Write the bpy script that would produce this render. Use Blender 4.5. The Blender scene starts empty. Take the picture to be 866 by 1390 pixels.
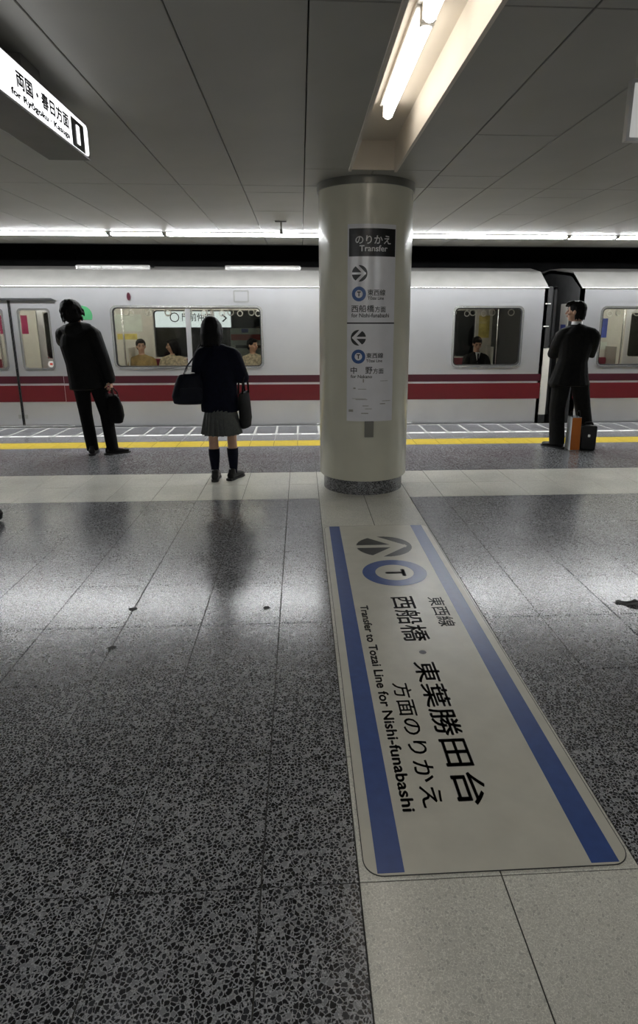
import bpy, bmesh, math, random
from mathutils import Vector, Matrix
random.seed(7)
SC = bpy.context.scene
COL = SC.collection
PI = math.pi

# ------------------------------------------------------------------ camera
F, CX, CY, CAM_H = 821.0, 456.0, 650.0, 1.5          # focal length and principal point in pixels of the 866x1390 frame
TILT, YAW = math.radians(14.6095), math.radians(3.2381)
cam_d = bpy.data.cameras.new('camera')
cam_d.sensor_fit = 'VERTICAL'
cam_d.sensor_height = 36.0
cam_d.lens = 36.0 * F / 1390.0
cam_d.shift_x = (433.0 - CX) / 1390.0
cam_d.shift_y = (CY - 695.0) / 1390.0
cam_d.clip_start = 0.05
cam_d.clip_end = 100
cam = bpy.data.objects.new('camera', cam_d)
cam.location = (0, 0, CAM_H)
cam.rotation_euler = (PI / 2 - TILT, 0, -YAW)
COL.objects.link(cam)
SC.camera = cam
_ct, _st = math.cos(TILT), math.sin(TILT)
FWD = Vector((math.sin(YAW) * _ct, math.cos(YAW) * _ct, -_st))
RGT = Vector((math.cos(YAW), -math.sin(YAW), 0))
UPV = RGT.cross(FWD)
def in_view(p, m=25):                                  # only to decide which floor tiles become single objects
    d = Vector(p) - Vector((0, 0, CAM_H)); z = d.dot(FWD)
    if z < 0.1: return False
    u = CX + F * d.dot(RGT) / z; v = CY - F * d.dot(UPV) / z
    return -m < u < 866 + m and -m < v < 1390 + m

# ------------------------------------------------------------------ world, exposure
w = bpy.data.worlds.new('underground'); SC.world = w
w.use_nodes = True
w.node_tree.nodes['Background'].inputs[0].default_value = (0.02, 0.02, 0.02, 1)
w.node_tree.nodes['Background'].inputs[1].default_value = 0.0
vs = SC.view_settings
vs.view_transform = 'Standard'; vs.look = 'None'; vs.gamma = 1.0; vs.use_curve_mapping = False
vs.exposure = 0.0
TUBE_E, TROUGH_E, SIGN_E, CAR_E = 54.0, 5.8, 1.5, 26.0                 # emission of platform tubes, lit signs, car tubes
SC.cycles.max_bounces = 8; SC.cycles.diffuse_bounces = 4; SC.cycles.glossy_bounces = 4
SC.cycles.transparent_max_bounces = 12
SC.cycles.sample_clamp_indirect = 6.0

# ------------------------------------------------------------------ materials
def mat(name, col=(.5, .5, .5), rough=.5, metal=0.0, spec=.5, noise=0.0, nscale=8.0, emit=None, es=0.0, bump=0.0, bscale=200.0, coat=0.0):
    m = bpy.data.materials.new(name); m.use_nodes = True
    nt = m.node_tree; b = nt.nodes['Principled BSDF']
    b.inputs['Base Color'].default_value = (*col, 1)
    b.inputs['Roughness'].default_value = rough
    b.inputs['Metallic'].default_value = metal
    b.inputs['Specular IOR Level'].default_value = spec
    b.inputs['Coat Weight'].default_value = coat
    tc = nt.nodes.new('ShaderNodeTexCoord')
    if noise > 0:
        n = nt.nodes.new('ShaderNodeTexNoise'); n.inputs['Scale'].default_value = nscale; n.inputs['Detail'].default_value = 5
        nt.links.new(tc.outputs['Object'], n.inputs['Vector'])
        r = nt.nodes.new('ShaderNodeValToRGB')
        r.color_ramp.elements[0].position = .3; r.color_ramp.elements[1].position = .7
        r.color_ramp.elements[0].color = (*[c * (1 - noise) for c in col], 1)
        r.color_ramp.elements[1].color = (*[min(1, c * (1 + noise)) for c in col], 1)
        nt.links.new(n.outputs['Fac'], r.inputs['Fac']); nt.links.new(r.outputs['Color'], b.inputs['Base Color'])
    if bump > 0:
        n2 = nt.nodes.new('ShaderNodeTexNoise'); n2.inputs['Scale'].default_value = bscale; n2.inputs['Detail'].default_value = 3
        nt.links.new(tc.outputs['Object'], n2.inputs['Vector'])
        bp = nt.nodes.new('ShaderNodeBump'); bp.inputs['Strength'].default_value = bump; bp.inputs['Distance'].default_value = .004
        nt.links.new(n2.outputs['Fac'], bp.inputs['Height']); nt.links.new(bp.outputs['Normal'], b.inputs['Normal'])
    if emit:
        b.inputs['Emission Color'].default_value = (*emit, 1); b.inputs['Emission Strength'].default_value = es
    return m

def terrazzo(name, matrix, chips, scale, rough, spread=.085, spec=.5, dip=.45):
    """speckled stone: voronoi chips of several shades set in a matrix, shifted for each tile"""
    m = bpy.data.materials.new(name); m.use_nodes = True
    nt = m.node_tree; N = nt.nodes; L = nt.links; b = N['Principled BSDF']
    geo = N.new('ShaderNodeNewGeometry'); oi = N.new('ShaderNodeObjectInfo')
    mul = N.new('ShaderNodeMath'); mul.operation = 'MULTIPLY'; mul.inputs[1].default_value = 37.0
    L.new(oi.outputs['Random'], mul.inputs[0])
    add = N.new('ShaderNodeVectorMath'); add.operation = 'ADD'
    L.new(geo.outputs['Position'], add.inputs[0]); L.new(mul.outputs[0], add.inputs[1])
    wn = N.new('ShaderNodeTexNoise'); wn.inputs['Scale'].default_value = scale * 1.3; wn.inputs['Detail'].default_value = 2
    L.new(add.outputs[0], wn.inputs['Vector'])
    wm = N.new('ShaderNodeVectorMath'); wm.operation = 'SCALE'; wm.inputs['Scale'].default_value = .75 / scale
    L.new(wn.outputs['Color'], wm.inputs[0])
    ad2 = N.new('ShaderNodeVectorMath'); ad2.operation = 'ADD'
    L.new(add.outputs[0], ad2.inputs[0]); L.new(wm.outputs[0], ad2.inputs[1])
    v = N.new('ShaderNodeTexVoronoi'); v.voronoi_dimensions = '3D'; v.feature = 'F1'; v.inputs['Scale'].default_value = scale
    L.new(ad2.outputs[0], v.inputs['Vector'])
    ve = N.new('ShaderNodeTexVoronoi'); ve.voronoi_dimensions = '3D'; ve.feature = 'DISTANCE_TO_EDGE'; ve.inputs['Scale'].default_value = scale
    L.new(ad2.outputs[0], ve.inputs['Vector'])
    sep = N.new('ShaderNodeSeparateColor'); L.new(v.outputs['Color'], sep.inputs[0])
    rs = N.new('ShaderNodeMapRange'); rs.inputs['To Min'].default_value = spread * .35; rs.inputs['To Max'].default_value = spread * 1.9
    L.new(sep.outputs[1], rs.inputs['Value'])
    lt = N.new('ShaderNodeMath'); lt.operation = 'SUBTRACT'; L.new(ve.outputs['Distance'], lt.inputs[0]); L.new(rs.outputs[0], lt.inputs[1])
    sm = N.new('ShaderNodeMapRange'); sm.inputs['From Min'].default_value = -.015; sm.inputs['From Max'].default_value = .03
    L.new(lt.outputs[0], sm.inputs['Value'])
    cr = N.new('ShaderNodeValToRGB'); cr.color_ramp.interpolation = 'CONSTANT'
    els = cr.color_ramp.elements
    els[0].position = 0; els[0].color = (*chips[0], 1)
    els[1].position = chips_pos[0]; els[1].color = (*chips[1], 1)
    e = els.new(chips_pos[1]); e.color = (*chips[2], 1)
    L.new(sep.outputs[0], cr.inputs[0])
    fn = N.new('ShaderNodeTexNoise'); fn.inputs['Scale'].default_value = scale * 3.2; fn.inputs['Detail'].default_value = 3
    L.new(add.outputs[0], fn.inputs['Vector'])
    mr = N.new('ShaderNodeValToRGB')
    mr.color_ramp.elements[0].position = .33; mr.color_ramp.elements[0].color = (*[c * dip for c in matrix], 1)
    mr.color_ramp.elements[1].position = .66; mr.color_ramp.elements[1].color = (*[min(1, c * 1.25) for c in matrix], 1)
    L.new(fn.outputs['Fac'], mr.inputs[0])
    mx = N.new('ShaderNodeMix'); mx.data_type = 'RGBA'
    L.new(sm.outputs[0], mx.inputs['Factor']); L.new(mr.outputs[0], mx.inputs['A']); L.new(cr.outputs[0], mx.inputs['B'])
    # broad, faint soiling
    dn = N.new('ShaderNodeTexNoise'); dn.inputs['Scale'].default_value = 1.7; dn.inputs['Detail'].default_value = 4
    L.new(geo.outputs['Position'], dn.inputs['Vector'])
    dr = N.new('ShaderNodeMapRange'); dr.inputs['From Min'].default_value = .3; dr.inputs['From Max'].default_value = .7
    dr.inputs['To Min'].default_value = .86; dr.inputs['To Max'].default_value = 1.08
    L.new(dn.outputs['Fac'], dr.inputs['Value'])
    sc_ = N.new('ShaderNodeVectorMath'); sc_.operation = 'SCALE'
    L.new(mx.outputs['Result'], sc_.inputs[0]); L.new(dr.outputs[0], sc_.inputs['Scale'])
    L.new(sc_.outputs[0], b.inputs['Base Color'])
    rr = N.new('ShaderNodeMapRange'); rr.inputs['To Min'].default_value = rough * .75; rr.inputs['To Max'].default_value = rough * 1.3
    L.new(dn.outputs['Fac'], rr.inputs['Value']); L.new(rr.outputs[0], b.inputs['Roughness'])
    b.inputs['Specular IOR Level'].default_value = spec
    return m
chips_pos = (.62, .9)
M_DARK = terrazzo('dark_terrazzo', (.325, .33, .34), [(.012, .012, .014), (.030, .031, .035), (.20, .205, .215)], 86, .20)
M_GREY = terrazzo('grey_terrazzo', (.33, .33, .335), [(.03, .03, .032), (.08, .08, .085), (.22, .22, .22)], 85, .22)
M_PALE = terrazzo('pale_terrazzo', (.66, .65, .58), [(.53, .52, .46), (.58, .57, .505), (.45, .44, .395)], 120, .2, dip=.7)
M_EDGE = terrazzo('edge_slab', (.17, .17, .175), [(.06, .06, .065), (.09, .09, .095), (.15, .15, .15)], 110, .35)
M_GROUT = mat('grout', (.035, .034, .031), .9, noise=.3, nscale=30)
M_JOINT = mat('pale_joint', (.42, .42, .40), .6, noise=.15, nscale=20)
M_YEL = mat('yellow_tile', (.50, .365, .018), .4, noise=.12, nscale=14)
M_WHITE = mat('white_paint', (.78, .78, .76), .45, noise=.06, nscale=20)
M_CEIL = mat('ceiling_enamel', (.37, .365, .33), .48, noise=.05, nscale=2.2, spec=.5)
M_SLOT = mat('ceiling_slot', (.03, .03, .028), .8, noise=.2)
M_CREAM = mat('cream_enamel', (.72, .66, .57), .45, noise=.04, nscale=3)
M_PILLAR = mat('pillar_enamel', (.66, .645, .535), .22, noise=.05, nscale=3, coat=.2)
M_COLLAR = mat('collar_metal', (.20, .195, .17), .35, metal=.4, noise=.1)
M_PANEL = mat('sign_enamel', (.78, .78, .81), .16, noise=.04, nscale=6)
M_SMUDGE = mat('sign_smudge', (.34, .33, .30), .5, noise=.2, nscale=40)
M_INK = mat('black_print', (.012, .012, .013), .3, noise=.1)
M_INKW = mat('white_print', (.70, .70, .70), .3, noise=.03)
M_BLUE = mat('blue_print', (.035, .10, .30), .3, noise=.08, nscale=12)
M_FBLUE = mat('floor_blue', (.028, .066, .23), .3, noise=.10, nscale=25)
M_SHEET = mat('floor_sheet', (.50, .485, .415), .30, noise=.06, nscale=9)
M_FINK = mat('floor_black', (.014, .014, .015), .35, noise=.1)
M_TUBE = mat('fluorescent', (.9, .9, .9), .3, emit=(.965, .985, 1.0), es=TUBE_E)
M_TUBE2 = mat('warm_fluorescent', (.9, .9, .9), .3, emit=(1.0, .95, .88), es=TROUGH_E)
M_CTUBE = mat('car_tube', (.9, .9, .9), .3, emit=(1.0, .96, .88), es=CAR_E)
M_LIT = mat('lit_acrylic', (.85, .85, .85), .3, emit=(.98, .98, 1.0), es=SIGN_E)
M_LIT2 = mat('lit_wall_sign', (.85, .85, .85), .3, emit=(.92, .96, 1.0), es=1.7)
M_NUM = mat('lit_numeral', (.85, .85, .85), .3, noise=.02, emit=(.98, .98, 1.0), es=.75)
M_WFRAME = mat('white_metal', (.70, .69, .66), .4, noise=.04)
M_SBOX = mat('sign_case', (.115, .105, .095), .42, metal=.2, noise=.08)
M_ALU = mat('aluminium', (.55, .55, .54), .3, metal=.8, noise=.06)
M_PANEW = mat('opal_panel', (.58, .58, .56), .35, noise=.03)
M_OPAL = mat('backlit_opal', (.58, .58, .56), .35, noise=.03, emit=(1, 1, .97), es=.30)
M_BEIGE = mat('beige_metal', (.42, .41, .36), .45, noise=.05)
M_STEEL = mat('car_steel', (.72, .72, .74), .36, metal=.85, noise=.05, nscale=1.5)
M_STEEL2 = mat('polished_steel', (.80, .80, .79), .2, metal=.9, noise=.06, nscale=10)
M_ROOF = mat('car_roof', (.20, .195, .185), .55, noise=.1, nscale=4)
M_RED = mat('red_band', (.105, .0035, .008), .42, noise=.06)
M_MAG = mat('maroon_band', (.046, .004, .011), .42, noise=.06)
M_RUB = mat('black_rubber', (.014, .014, .015), .6, noise=.2, nscale=25)
M_BELL = mat('bellows', (.045, .045, .046), .7, noise=.2, nscale=9)
M_INT = mat('car_interior', (.60, .575, .52), .5, noise=.05)
M_INTF = mat('car_floor', (.23, .22, .21), .5, noise=.2, nscale=30)
M_SEAT = mat('seat_moquette', (.16, .02, .035), .9, noise=.3, nscale=120)
M_SHADE = mat('tunnel_shade', (.010, .010, .011), .9, noise=.4, nscale=3)  # near-black colour stands in for the darkness of the tunnel
M_BALLAST = mat('trackbed', (.03, .03, .03), .95, noise=.5, nscale=20)
M_STRAP = mat('strap_plastic', (.74, .73, .68), .4, noise=.03)
M_GREEN = mat('green_mark', (.05, .24, .10), .5, noise=.08)
M_SKIN = mat('skin', (.46, .27, .185), .5, noise=.06, nscale=20)
M_HAIR = mat('black_hair', (.005, .0045, .0045), .5, spec=.1, noise=.3, nscale=60, bump=.6, bscale=90)
M_COAT = mat('black_nylon', (.006, .006, .0065), .62, spec=.12, noise=.3, nscale=15, bump=.5, bscale=28)
M_TROU = mat('black_wool', (.006, .006, .0065), .8, spec=.1, noise=.2, nscale=30, bump=.3, bscale=40)
M_NAVY = mat('navy_wool', (.005, .006, .014), .8, spec=.1, noise=.2, nscale=30, bump=.3, bscale=40)
M_SUIT = mat('charcoal_suit', (.011, .0108, .0105), .75, spec=.1, noise=.2, nscale=30, bump=.25, bscale=40)
M_SKIRT = mat('grey_skirt', (.085, .09, .088), .8, noise=.15, nscale=60)
M_SHOE = mat('black_leather', (.007, .0068, .0068), .32, spec=.3, noise=.2, nscale=30)
M_BAGN = mat('navy_nylon', (.006, .0075, .014), .55, spec=.15, noise=.2, nscale=20, bump=.3, bscale=30)
M_ORANGE = mat('orange_paper', (.62, .17, .015), .5, noise=.06)
M_PAPER = mat('white_paper', (.62, .66, .68), .5, noise=.05)
M_TAN = mat('tan_jacket', (.22, .145, .045), .8, noise=.3, nscale=14)
M_CAMO = mat('beige_coat', (.30, .25, .17), .8, noise=.5, nscale=25)
M_GUM = mat('trodden_gum', (.012, .012, .011), .7, noise=.3, nscale=50)
M_POST_R = mat('red_poster', (.50, .05, .03), .5, noise=.1)
M_POST_B = mat('blue_poster', (.06, .09, .38), .5, noise=.3, nscale=9)
M_POST_Y = mat('yellow_poster', (.55, .45, .12), .5, noise=.3, nscale=9)
M_POST_G = mat('pale_poster', (.62, .66, .60), .5, noise=.1, nscale=6)
M_POST_M = mat('magenta_poster', (.34, .03, .10), .5, noise=.1, nscale=6)
M_EYE = mat('dark_eye', (.02, .015, .012), .2, noise=.1)
M_LIP = mat('lips', (.33, .13, .10), .5, noise=.05)
def glass_mat():
    m = bpy.data.materials.new('window_glass'); m.use_nodes = True
    nt = m.node_tree; N = nt.nodes; L = nt.links
    for n in list(N):
        if n.type == 'BSDF_PRINCIPLED': N.remove(n)
    out = [n for n in N if n.type == 'OUTPUT_MATERIAL'][0]
    t = N.new('ShaderNodeBsdfTransparent'); t.inputs[0].default_value = (.80, .82, .80, 1)
    g = N.new('ShaderNodeBsdfGlossy'); g.inputs['Roughness'].default_value = .03
    fr = N.new('ShaderNodeFresnel'); fr.inputs[0].default_value = 1.5
    ns = N.new('ShaderNodeTexNoise'); ns.inputs['Scale'].default_value = 2
    mx = N.new('ShaderNodeMixShader')
    L.new(fr.outputs[0], mx.inputs[0]); L.new(t.outputs[0], mx.inputs[1]); L.new(g.outputs[0], mx.inputs[2]); L.new(mx.outputs[0], out.inputs[0])
    return m
M_GLASS = glass_mat()

# ------------------------------------------------------------------ mesh helpers
ORIG = {}
class MB:
    def __init__(s): s.v = []; s.f = []
    def add(s, vs_, fs):
        n = len(s.v); s.v += [tuple(p) for p in vs_]; s.f += [tuple(i + n for i in q) for q in fs]; return s
    def box(s, x0, x1, y0, y1, z0, z1):
        return s.add([(x0, y0, z0), (x1, y0, z0), (x1, y1, z0), (x0, y1, z0), (x0, y0, z1), (x1, y0, z1), (x1, y1, z1), (x0, y1, z1)],
                     [(0, 3, 2, 1), (4, 5, 6, 7), (0, 1, 5, 4), (1, 2, 6, 5), (2, 3, 7, 6), (3, 0, 4, 7)])
    def prism(s, poly, fn, d0, d1):
        """poly: 2D outline; fn(a, b, d) -> 3D point; extruded from d0 to d1"""
        n = len(poly)
        vs_ = [fn(a, b, d0) for a, b in poly] + [fn(a, b, d1) for a, b in poly]
        return s.add(vs_, [tuple(range(n))[::-1], tuple(range(n, 2 * n))] + [(i, (i + 1) % n, n + (i + 1) % n, n + i) for i in range(n)])
    def ring(s, outer, inner, fn, d0, d1):
        """frame between two outlines with the same number of points"""
        n = len(outer)
        vs_ = [fn(a, b, d) for d in (d0, d1) for o in (outer, inner) for a, b in o]
        O0, I0, O1, I1 = 0, n, 2 * n, 3 * n; fs = []
        for i in range(n):
            j = (i + 1) % n
            fs += [(O0 + i, O0 + j, I0 + j, I0 + i), (O1 + i, I1 + i, I1 + j, O1 + j), (O0 + i, O1 + i, O1 + j, O0 + j), (I0 + i, I0 + j, I1 + j, I1 + i)]
        return s.add(vs_, fs)
    def lathe(s, prof, c, seg=48, a0=0, a1=2 * PI, wave=None):
        full = abs(a1 - a0 - 2 * PI) < 1e-6; n = seg if full else seg + 1
        vs_ = []
        for r, z in prof:
            for i in range(n):
                a = a0 + (a1 - a0) * i / seg; q = r * (wave(a, z) if wave else 1)
                vs_.append((c[0] + q * math.cos(a), c[1] + q * math.sin(a), c[2] + z))
        fs = []
        for k in range(len(prof) - 1):
            for i in range(seg):
                j = (i + 1) % n
                fs.append((k * n + i, k * n + j, (k + 1) * n + j, (k + 1) * n + i))
        return s.add(vs_, fs)
    def tube(s, pts, rad, ref=(1, 0, 0), seg=12, cap=.6):
        """closed tube with elliptic rings; rad: per point r or (across ref, other)"""
        pts = [Vector(p) for p in pts]; ref = Vector(ref); rings = []
        R = [(r, r) if not isinstance(r, (tuple, list)) else r for r in rad]
        n = len(pts); prev = ref
        for i, p in enumerate(pts):
            t = (pts[min(i + 1, n - 1)] - pts[max(i - 1, 0)]).normalized()
            a = prev - t * prev.dot(t)
            if a.length < .35 * prev.length and i == 0:
                alt = Vector((0, 1, 0)) if abs(t.y) < .7 else Vector((0, 0, 1)); a = alt - t * alt.dot(t)
            a.normalize(); b = t.cross(a); prev = a
            rings.append((p, t, a, b, R[i]))
        p, t, a, b, r = rings[0]; k = cap * min(r)
        first = [(p - t * k * .75, t, a, b, (r[0] * .72, r[1] * .72))]
        start = p - t * k
        p, t, a, b, r = rings[-1]; k = cap * min(r)
        last = [(p + t * k * .75, t, a, b, (r[0] * .72, r[1] * .72))]
        end = p + t * k
        rings = first + rings + last
        vs_ = [start]
        for p, t, a, b, r in rings:
            for q in range(seg):
                th = 2 * PI * q / seg
                vs_.append(p + a * r[0] * math.cos(th) + b * r[1] * math.sin(th))
        vs_.append(end); m = len(rings); fs = []
        for q in range(seg):
            j = (q + 1) % seg
            fs.append((0, 1 + j, 1 + q))
            for k in range(m - 1):
                fs.append((1 + k * seg + q, 1 + k * seg + j, 1 + (k + 1) * seg + j, 1 + (k + 1) * seg + q))
            fs.append((1 + (m - 1) * seg + q, 1 + (m - 1) * seg + j, len(vs_) - 1))
        return s.add(vs_, fs)
    def ell(s, c, r, rot=None, nu=14, nv=9):
        c = Vector(c); vs_ = []
        for k in range(1, nv):
            ph = PI * k / nv
            for i in range(nu):
                a = 2 * PI * i / nu
                p = Vector((r[0] * math.sin(ph) * math.cos(a), r[1] * math.sin(ph) * math.sin(a), r[2] * math.cos(ph)))
                vs_.append(c + (rot @ p if rot else p))
        top = len(vs_); p = Vector((0, 0, r[2])); vs_.append(c + (rot @ p if rot else p)); vs_.append(c - (rot @ p if rot else p))
        fs = []
        for i in range(nu):
            j = (i + 1) % nu
            fs.append((top, i, j)); fs.append((top + 1, (nv - 2) * nu + j, (nv - 2) * nu + i))
            for k in range(nv - 2): fs.append((k * nu + i, (k + 1) * nu + i, (k + 1) * nu + j, k * nu + j))
        return s.add(vs_, fs)
    def mesh(s, name, off=Vector((0, 0, 0)), fix=True):
        me = bpy.data.meshes.new(name)
        me.from_pydata([tuple(Vector(p) - off) for p in s.v], [], s.f); me.update()
        if fix:
            bm = bmesh.new(); bm.from_mesh(me); bmesh.ops.recalc_face_normals(bm, faces=bm.faces); bm.to_mesh(me); bm.free()
        return me

def put(name, me, m, parent=None, smooth=False):
    o = bpy.data.objects.new(name, me); COL.objects.link(o)
    if m and not me.materials: me.materials.append(m)
    if parent: o.parent = parent; ORIG[o] = ORIG.get(parent, Vector((0, 0, 0)))
    if smooth: me.polygons.foreach_set('use_smooth', [True] * len(me.polygons))
    return o
def part(name, mb, m, parent, smooth=False, bevel=0, fix=True):
    """a mesh built in world coordinates, parented to a thing"""
    me = mb.mesh(name, ORIG.get(parent, Vector((0, 0, 0))), fix)
    if bevel: bev(me, bevel)
    return put(name, me, m, parent, smooth)
def bev(me, r, seg=2):
    bm = bmesh.new(); bm.from_mesh(me)
    bmesh.ops.bevel(bm, geom=[e for e in bm.edges if e.is_manifold and e.calc_face_angle(0) > .5], offset=r, segments=seg, affect='EDGES', profile=.6, clamp_overlap=True)
    bm.to_mesh(me); bm.free()
def thing(name, label, cat, loc=(0, 0, 0), rotz=0, group=None):
    o = bpy.data.objects.new(name, None); COL.objects.link(o)
    o.empty_display_size = .1
    o.location = loc; o.rotation_euler = (0, 0, rotz); o['label'] = label; o['category'] = cat
    if group: o['group'] = group
    ORIG[o] = Vector(loc)
    return o
def tag(o, label, cat, group=None):
    o['label'] = label; o['category'] = cat
    if group: o['group'] = group
    return o
def struct(name, mb, m, label=None, cat=None, bevel=0):
    me = mb.mesh(name)
    if bevel: bev(me, bevel)
    o = put(name, me, m); o['kind'] = 'structure'
    if label: o['label'] = label; o['category'] = cat
    return o
def rrect(x0, x1, y0, y1, r, n=5):
    pts = []
    for cx, cy, a in ((x1 - r, y1 - r, 0), (x0 + r, y1 - r, PI / 2), (x0 + r, y0 + r, PI), (x1 - r, y0 + r, 1.5 * PI)):
        for i in range(n + 1):
            t = a + PI / 2 * i / n
            pts.append((cx + r * math.cos(t), cy + r * math.sin(t)))
    return pts
_cache = {}
def text2d(s, bold=.0):
    if (s, bold) in _cache: return _cache[(s, bold)]
    c = bpy.data.curves.new('lettering', 'FONT'); c.body = s; c.resolution_u = 3; c.offset = bold
    o = bpy.data.objects.new('lettering', c); COL.objects.link(o)
    dg = bpy.context.evaluated_depsgraph_get()
    me = bpy.data.meshes.new_from_object(o.evaluated_get(dg))
    V = [(v.co.x, v.co.y) for v in me.vertices]; P = [tuple(p.vertices) for p in me.polygons]
    bpy.data.objects.remove(o); bpy.data.curves.remove(c); bpy.data.meshes.remove(me)
    _cache[(s, bold)] = (V, P); return V, P
def letter(parent, name, m, s, box, fn, bold=.012):
    """one line of print fitted into box = (a0, a1, b0, b1), mapped with fn(a, b); strokes thickened by shifted copies"""
    V, P = text2d(s)
    xs = [v[0] for v in V]; ys = [v[1] for v in V]
    x0, x1, y0, y1 = min(xs) - bold, max(xs) + bold, min(ys) - bold, max(ys) + bold
    a0, a1, b0, b1 = box; mb = MB()
    for dx, dy in ((0, 0), (1, 0), (-1, 0), (0, 1), (0, -1)) if bold else ((0, 0),):
        mb.add([fn(a0 + (x + dx * bold - x0) / (x1 - x0) * (a1 - a0), b0 + (y + dy * bold - y0) / (y1 - y0) * (b1 - b0)) for x, y in V], P)
    return part(name, mb, m, parent, fix=False)
def disc2(mb, c, r0, r1, fn, n=40):
    """flat ring (r0 > 0) or disc in sign coordinates; r is (ra, rb)"""
    vs_ = []
    for r in (r0, r1):
        for i in range(n):
            t = 2 * PI * i / n; vs_.append(fn(c[0] + r * math.cos(t), c[1] + r * math.sin(t)))
    return mb.add(vs_, [(i, (i + 1) % n, n + (i + 1) % n, n + i) for i in range(n)])
def arrow_mark(mb, c, r, fn, d, piece):
    """black roundel cut by a pale arrow: d = unit direction of the arrow; built as the black pieces left over"""
    # in the arrow frame (p along arrow, q across): shaft gap |q|<.13, head gap band between two chevron lines
    n = 90; rows = 46
    def inside(p, q):
        if p * p + q * q > 1: return False
        aq = abs(q)
        if aq < .13 and p < .80: return False
        t = p + aq * 1.0                                   # chevron lines at 45 degrees
        if .36 < t < .86: return False
        return ('tip' if t >= .86 else 'up' if q > 0 else 'down') == piece
    vs_ = []; fs = []
    h = 2.0 / n
    for i in range(n):
        p = -1 + h * i; j = 0
        q = -1.0; run = None
        for k in range(n + 1):
            q = -1 + h * k
            ok = k < n and inside(p + h / 2, q + h / 2)
            if ok and run is None: run = q
            if not ok and run is not None:
                b = len(vs_)
                for pp, qq in ((p, run), (p + h, run), (p + h, q), (p, q)):
                    x = c[0] + r * (pp * d[0] - qq * d[1]); y = c[1] + r * (pp * d[1] + qq * d[0])
                    vs_.append(fn(x, y))
                fs.append((b, b + 1, b + 2, b + 3)); run = None
    return mb.add(vs_, fs)

# ------------------------------------------------------------------ the platform floor
colsL = [.14, -.13]; x = -.53
while x > -11.5: colsL.append(x); x -= .39
colsR = [.94, 1.24]; x = 1.64
while x < 12.5: colsR.append(x); x += .39
COLS = sorted(colsL + [.54] + colsR)
X_MIN, X_MAX = COLS[0], COLS[-1]
ROWS = []; y = 4.33
while y > -5: ROWS.append(round(y, 3)); y -= .5
ROWS = sorted(ROWS + [4.83, 5.08, 5.56, 6.04, 6.5, 6.95, 7.40])
Y_MIN = ROWS[0]
floor = struct('floor', MB().box(X_MIN, X_MAX, Y_MIN, 8.92, -.30, -.0035), M_GROUT, 'dark terrazzo platform floor with a pale cross band and thin joints', 'floor')
tile_mesh = {}
G = .0019
def tile_shape(w, d, m, z=0.0, t=.02, g=G, c=.0016):
    key = (round(w, 3), round(d, 3), m.name, g)
    if key in tile_mesh: return tile_mesh[key]
    a, b = w / 2 - g, d / 2 - g
    mb = MB()
    vs_ = [(-a, -b, -t), (a, -b, -t), (a, b, -t), (-a, b, -t), (-a, -b, -c), (a, -b, -c), (a, b, -c), (-a, b, -c),
           (-a + c, -b + c, 0), (a - c, -b + c, 0), (a - c, b - c, 0), (-a + c, b - c, 0)]
    fs = [(0, 1, 5, 4), (1, 2, 6, 5), (2, 3, 7, 6), (3, 0, 4, 7), (4, 5, 9, 8), (5, 6, 10, 9), (6, 7, 11, 10), (7, 4, 8, 11), (8, 9, 10, 11)]
    me = mb.add(vs_, fs).mesh('tile', fix=False); me.materials.append(m)
    tile_mesh[key] = me
    return me
rest = {M_DARK.name: MB(), M_PALE.name: MB()}
n_tiles = 0
for i in range(len(COLS) - 1):
    for j in range(len(ROWS) - 1):
        x0, x1, y0, y1 = COLS[i], COLS[i + 1], ROWS[j], ROWS[j + 1]
        cx, cy = (x0 + x1) / 2, (y0 + y1) / 2
        band = 5.0 < cy < 6.04
        strip = .14 <= cx <= .94 and cy < 6.04
        m = M_PALE if band or strip else M_DARK
        seen = any(in_view((px, py, 0)) for px in (x0, x1) for py in (y0, y1))
        if seen:
            me = tile_shape(x1 - x0, y1 - y0, m)
            o = bpy.data.objects.new('tile', me); COL.objects.link(o); o.parent = floor
            o.location = (cx, cy, random.uniform(-.0003, .0003))
            o.rotation_euler = (random.gauss(0, .0012), random.gauss(0, .0012), 0)
            n_tiles += 1
        else:
            rest[m.name].box(x0 + G, x1 - G, y0 + G, y1 - G, -.02, 0)
for m in (M_DARK, M_PALE):
    o = put('further_tiles', rest[m.name].mesh('further_tiles'), m, floor); o['kind'] = 'stuff'

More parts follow.
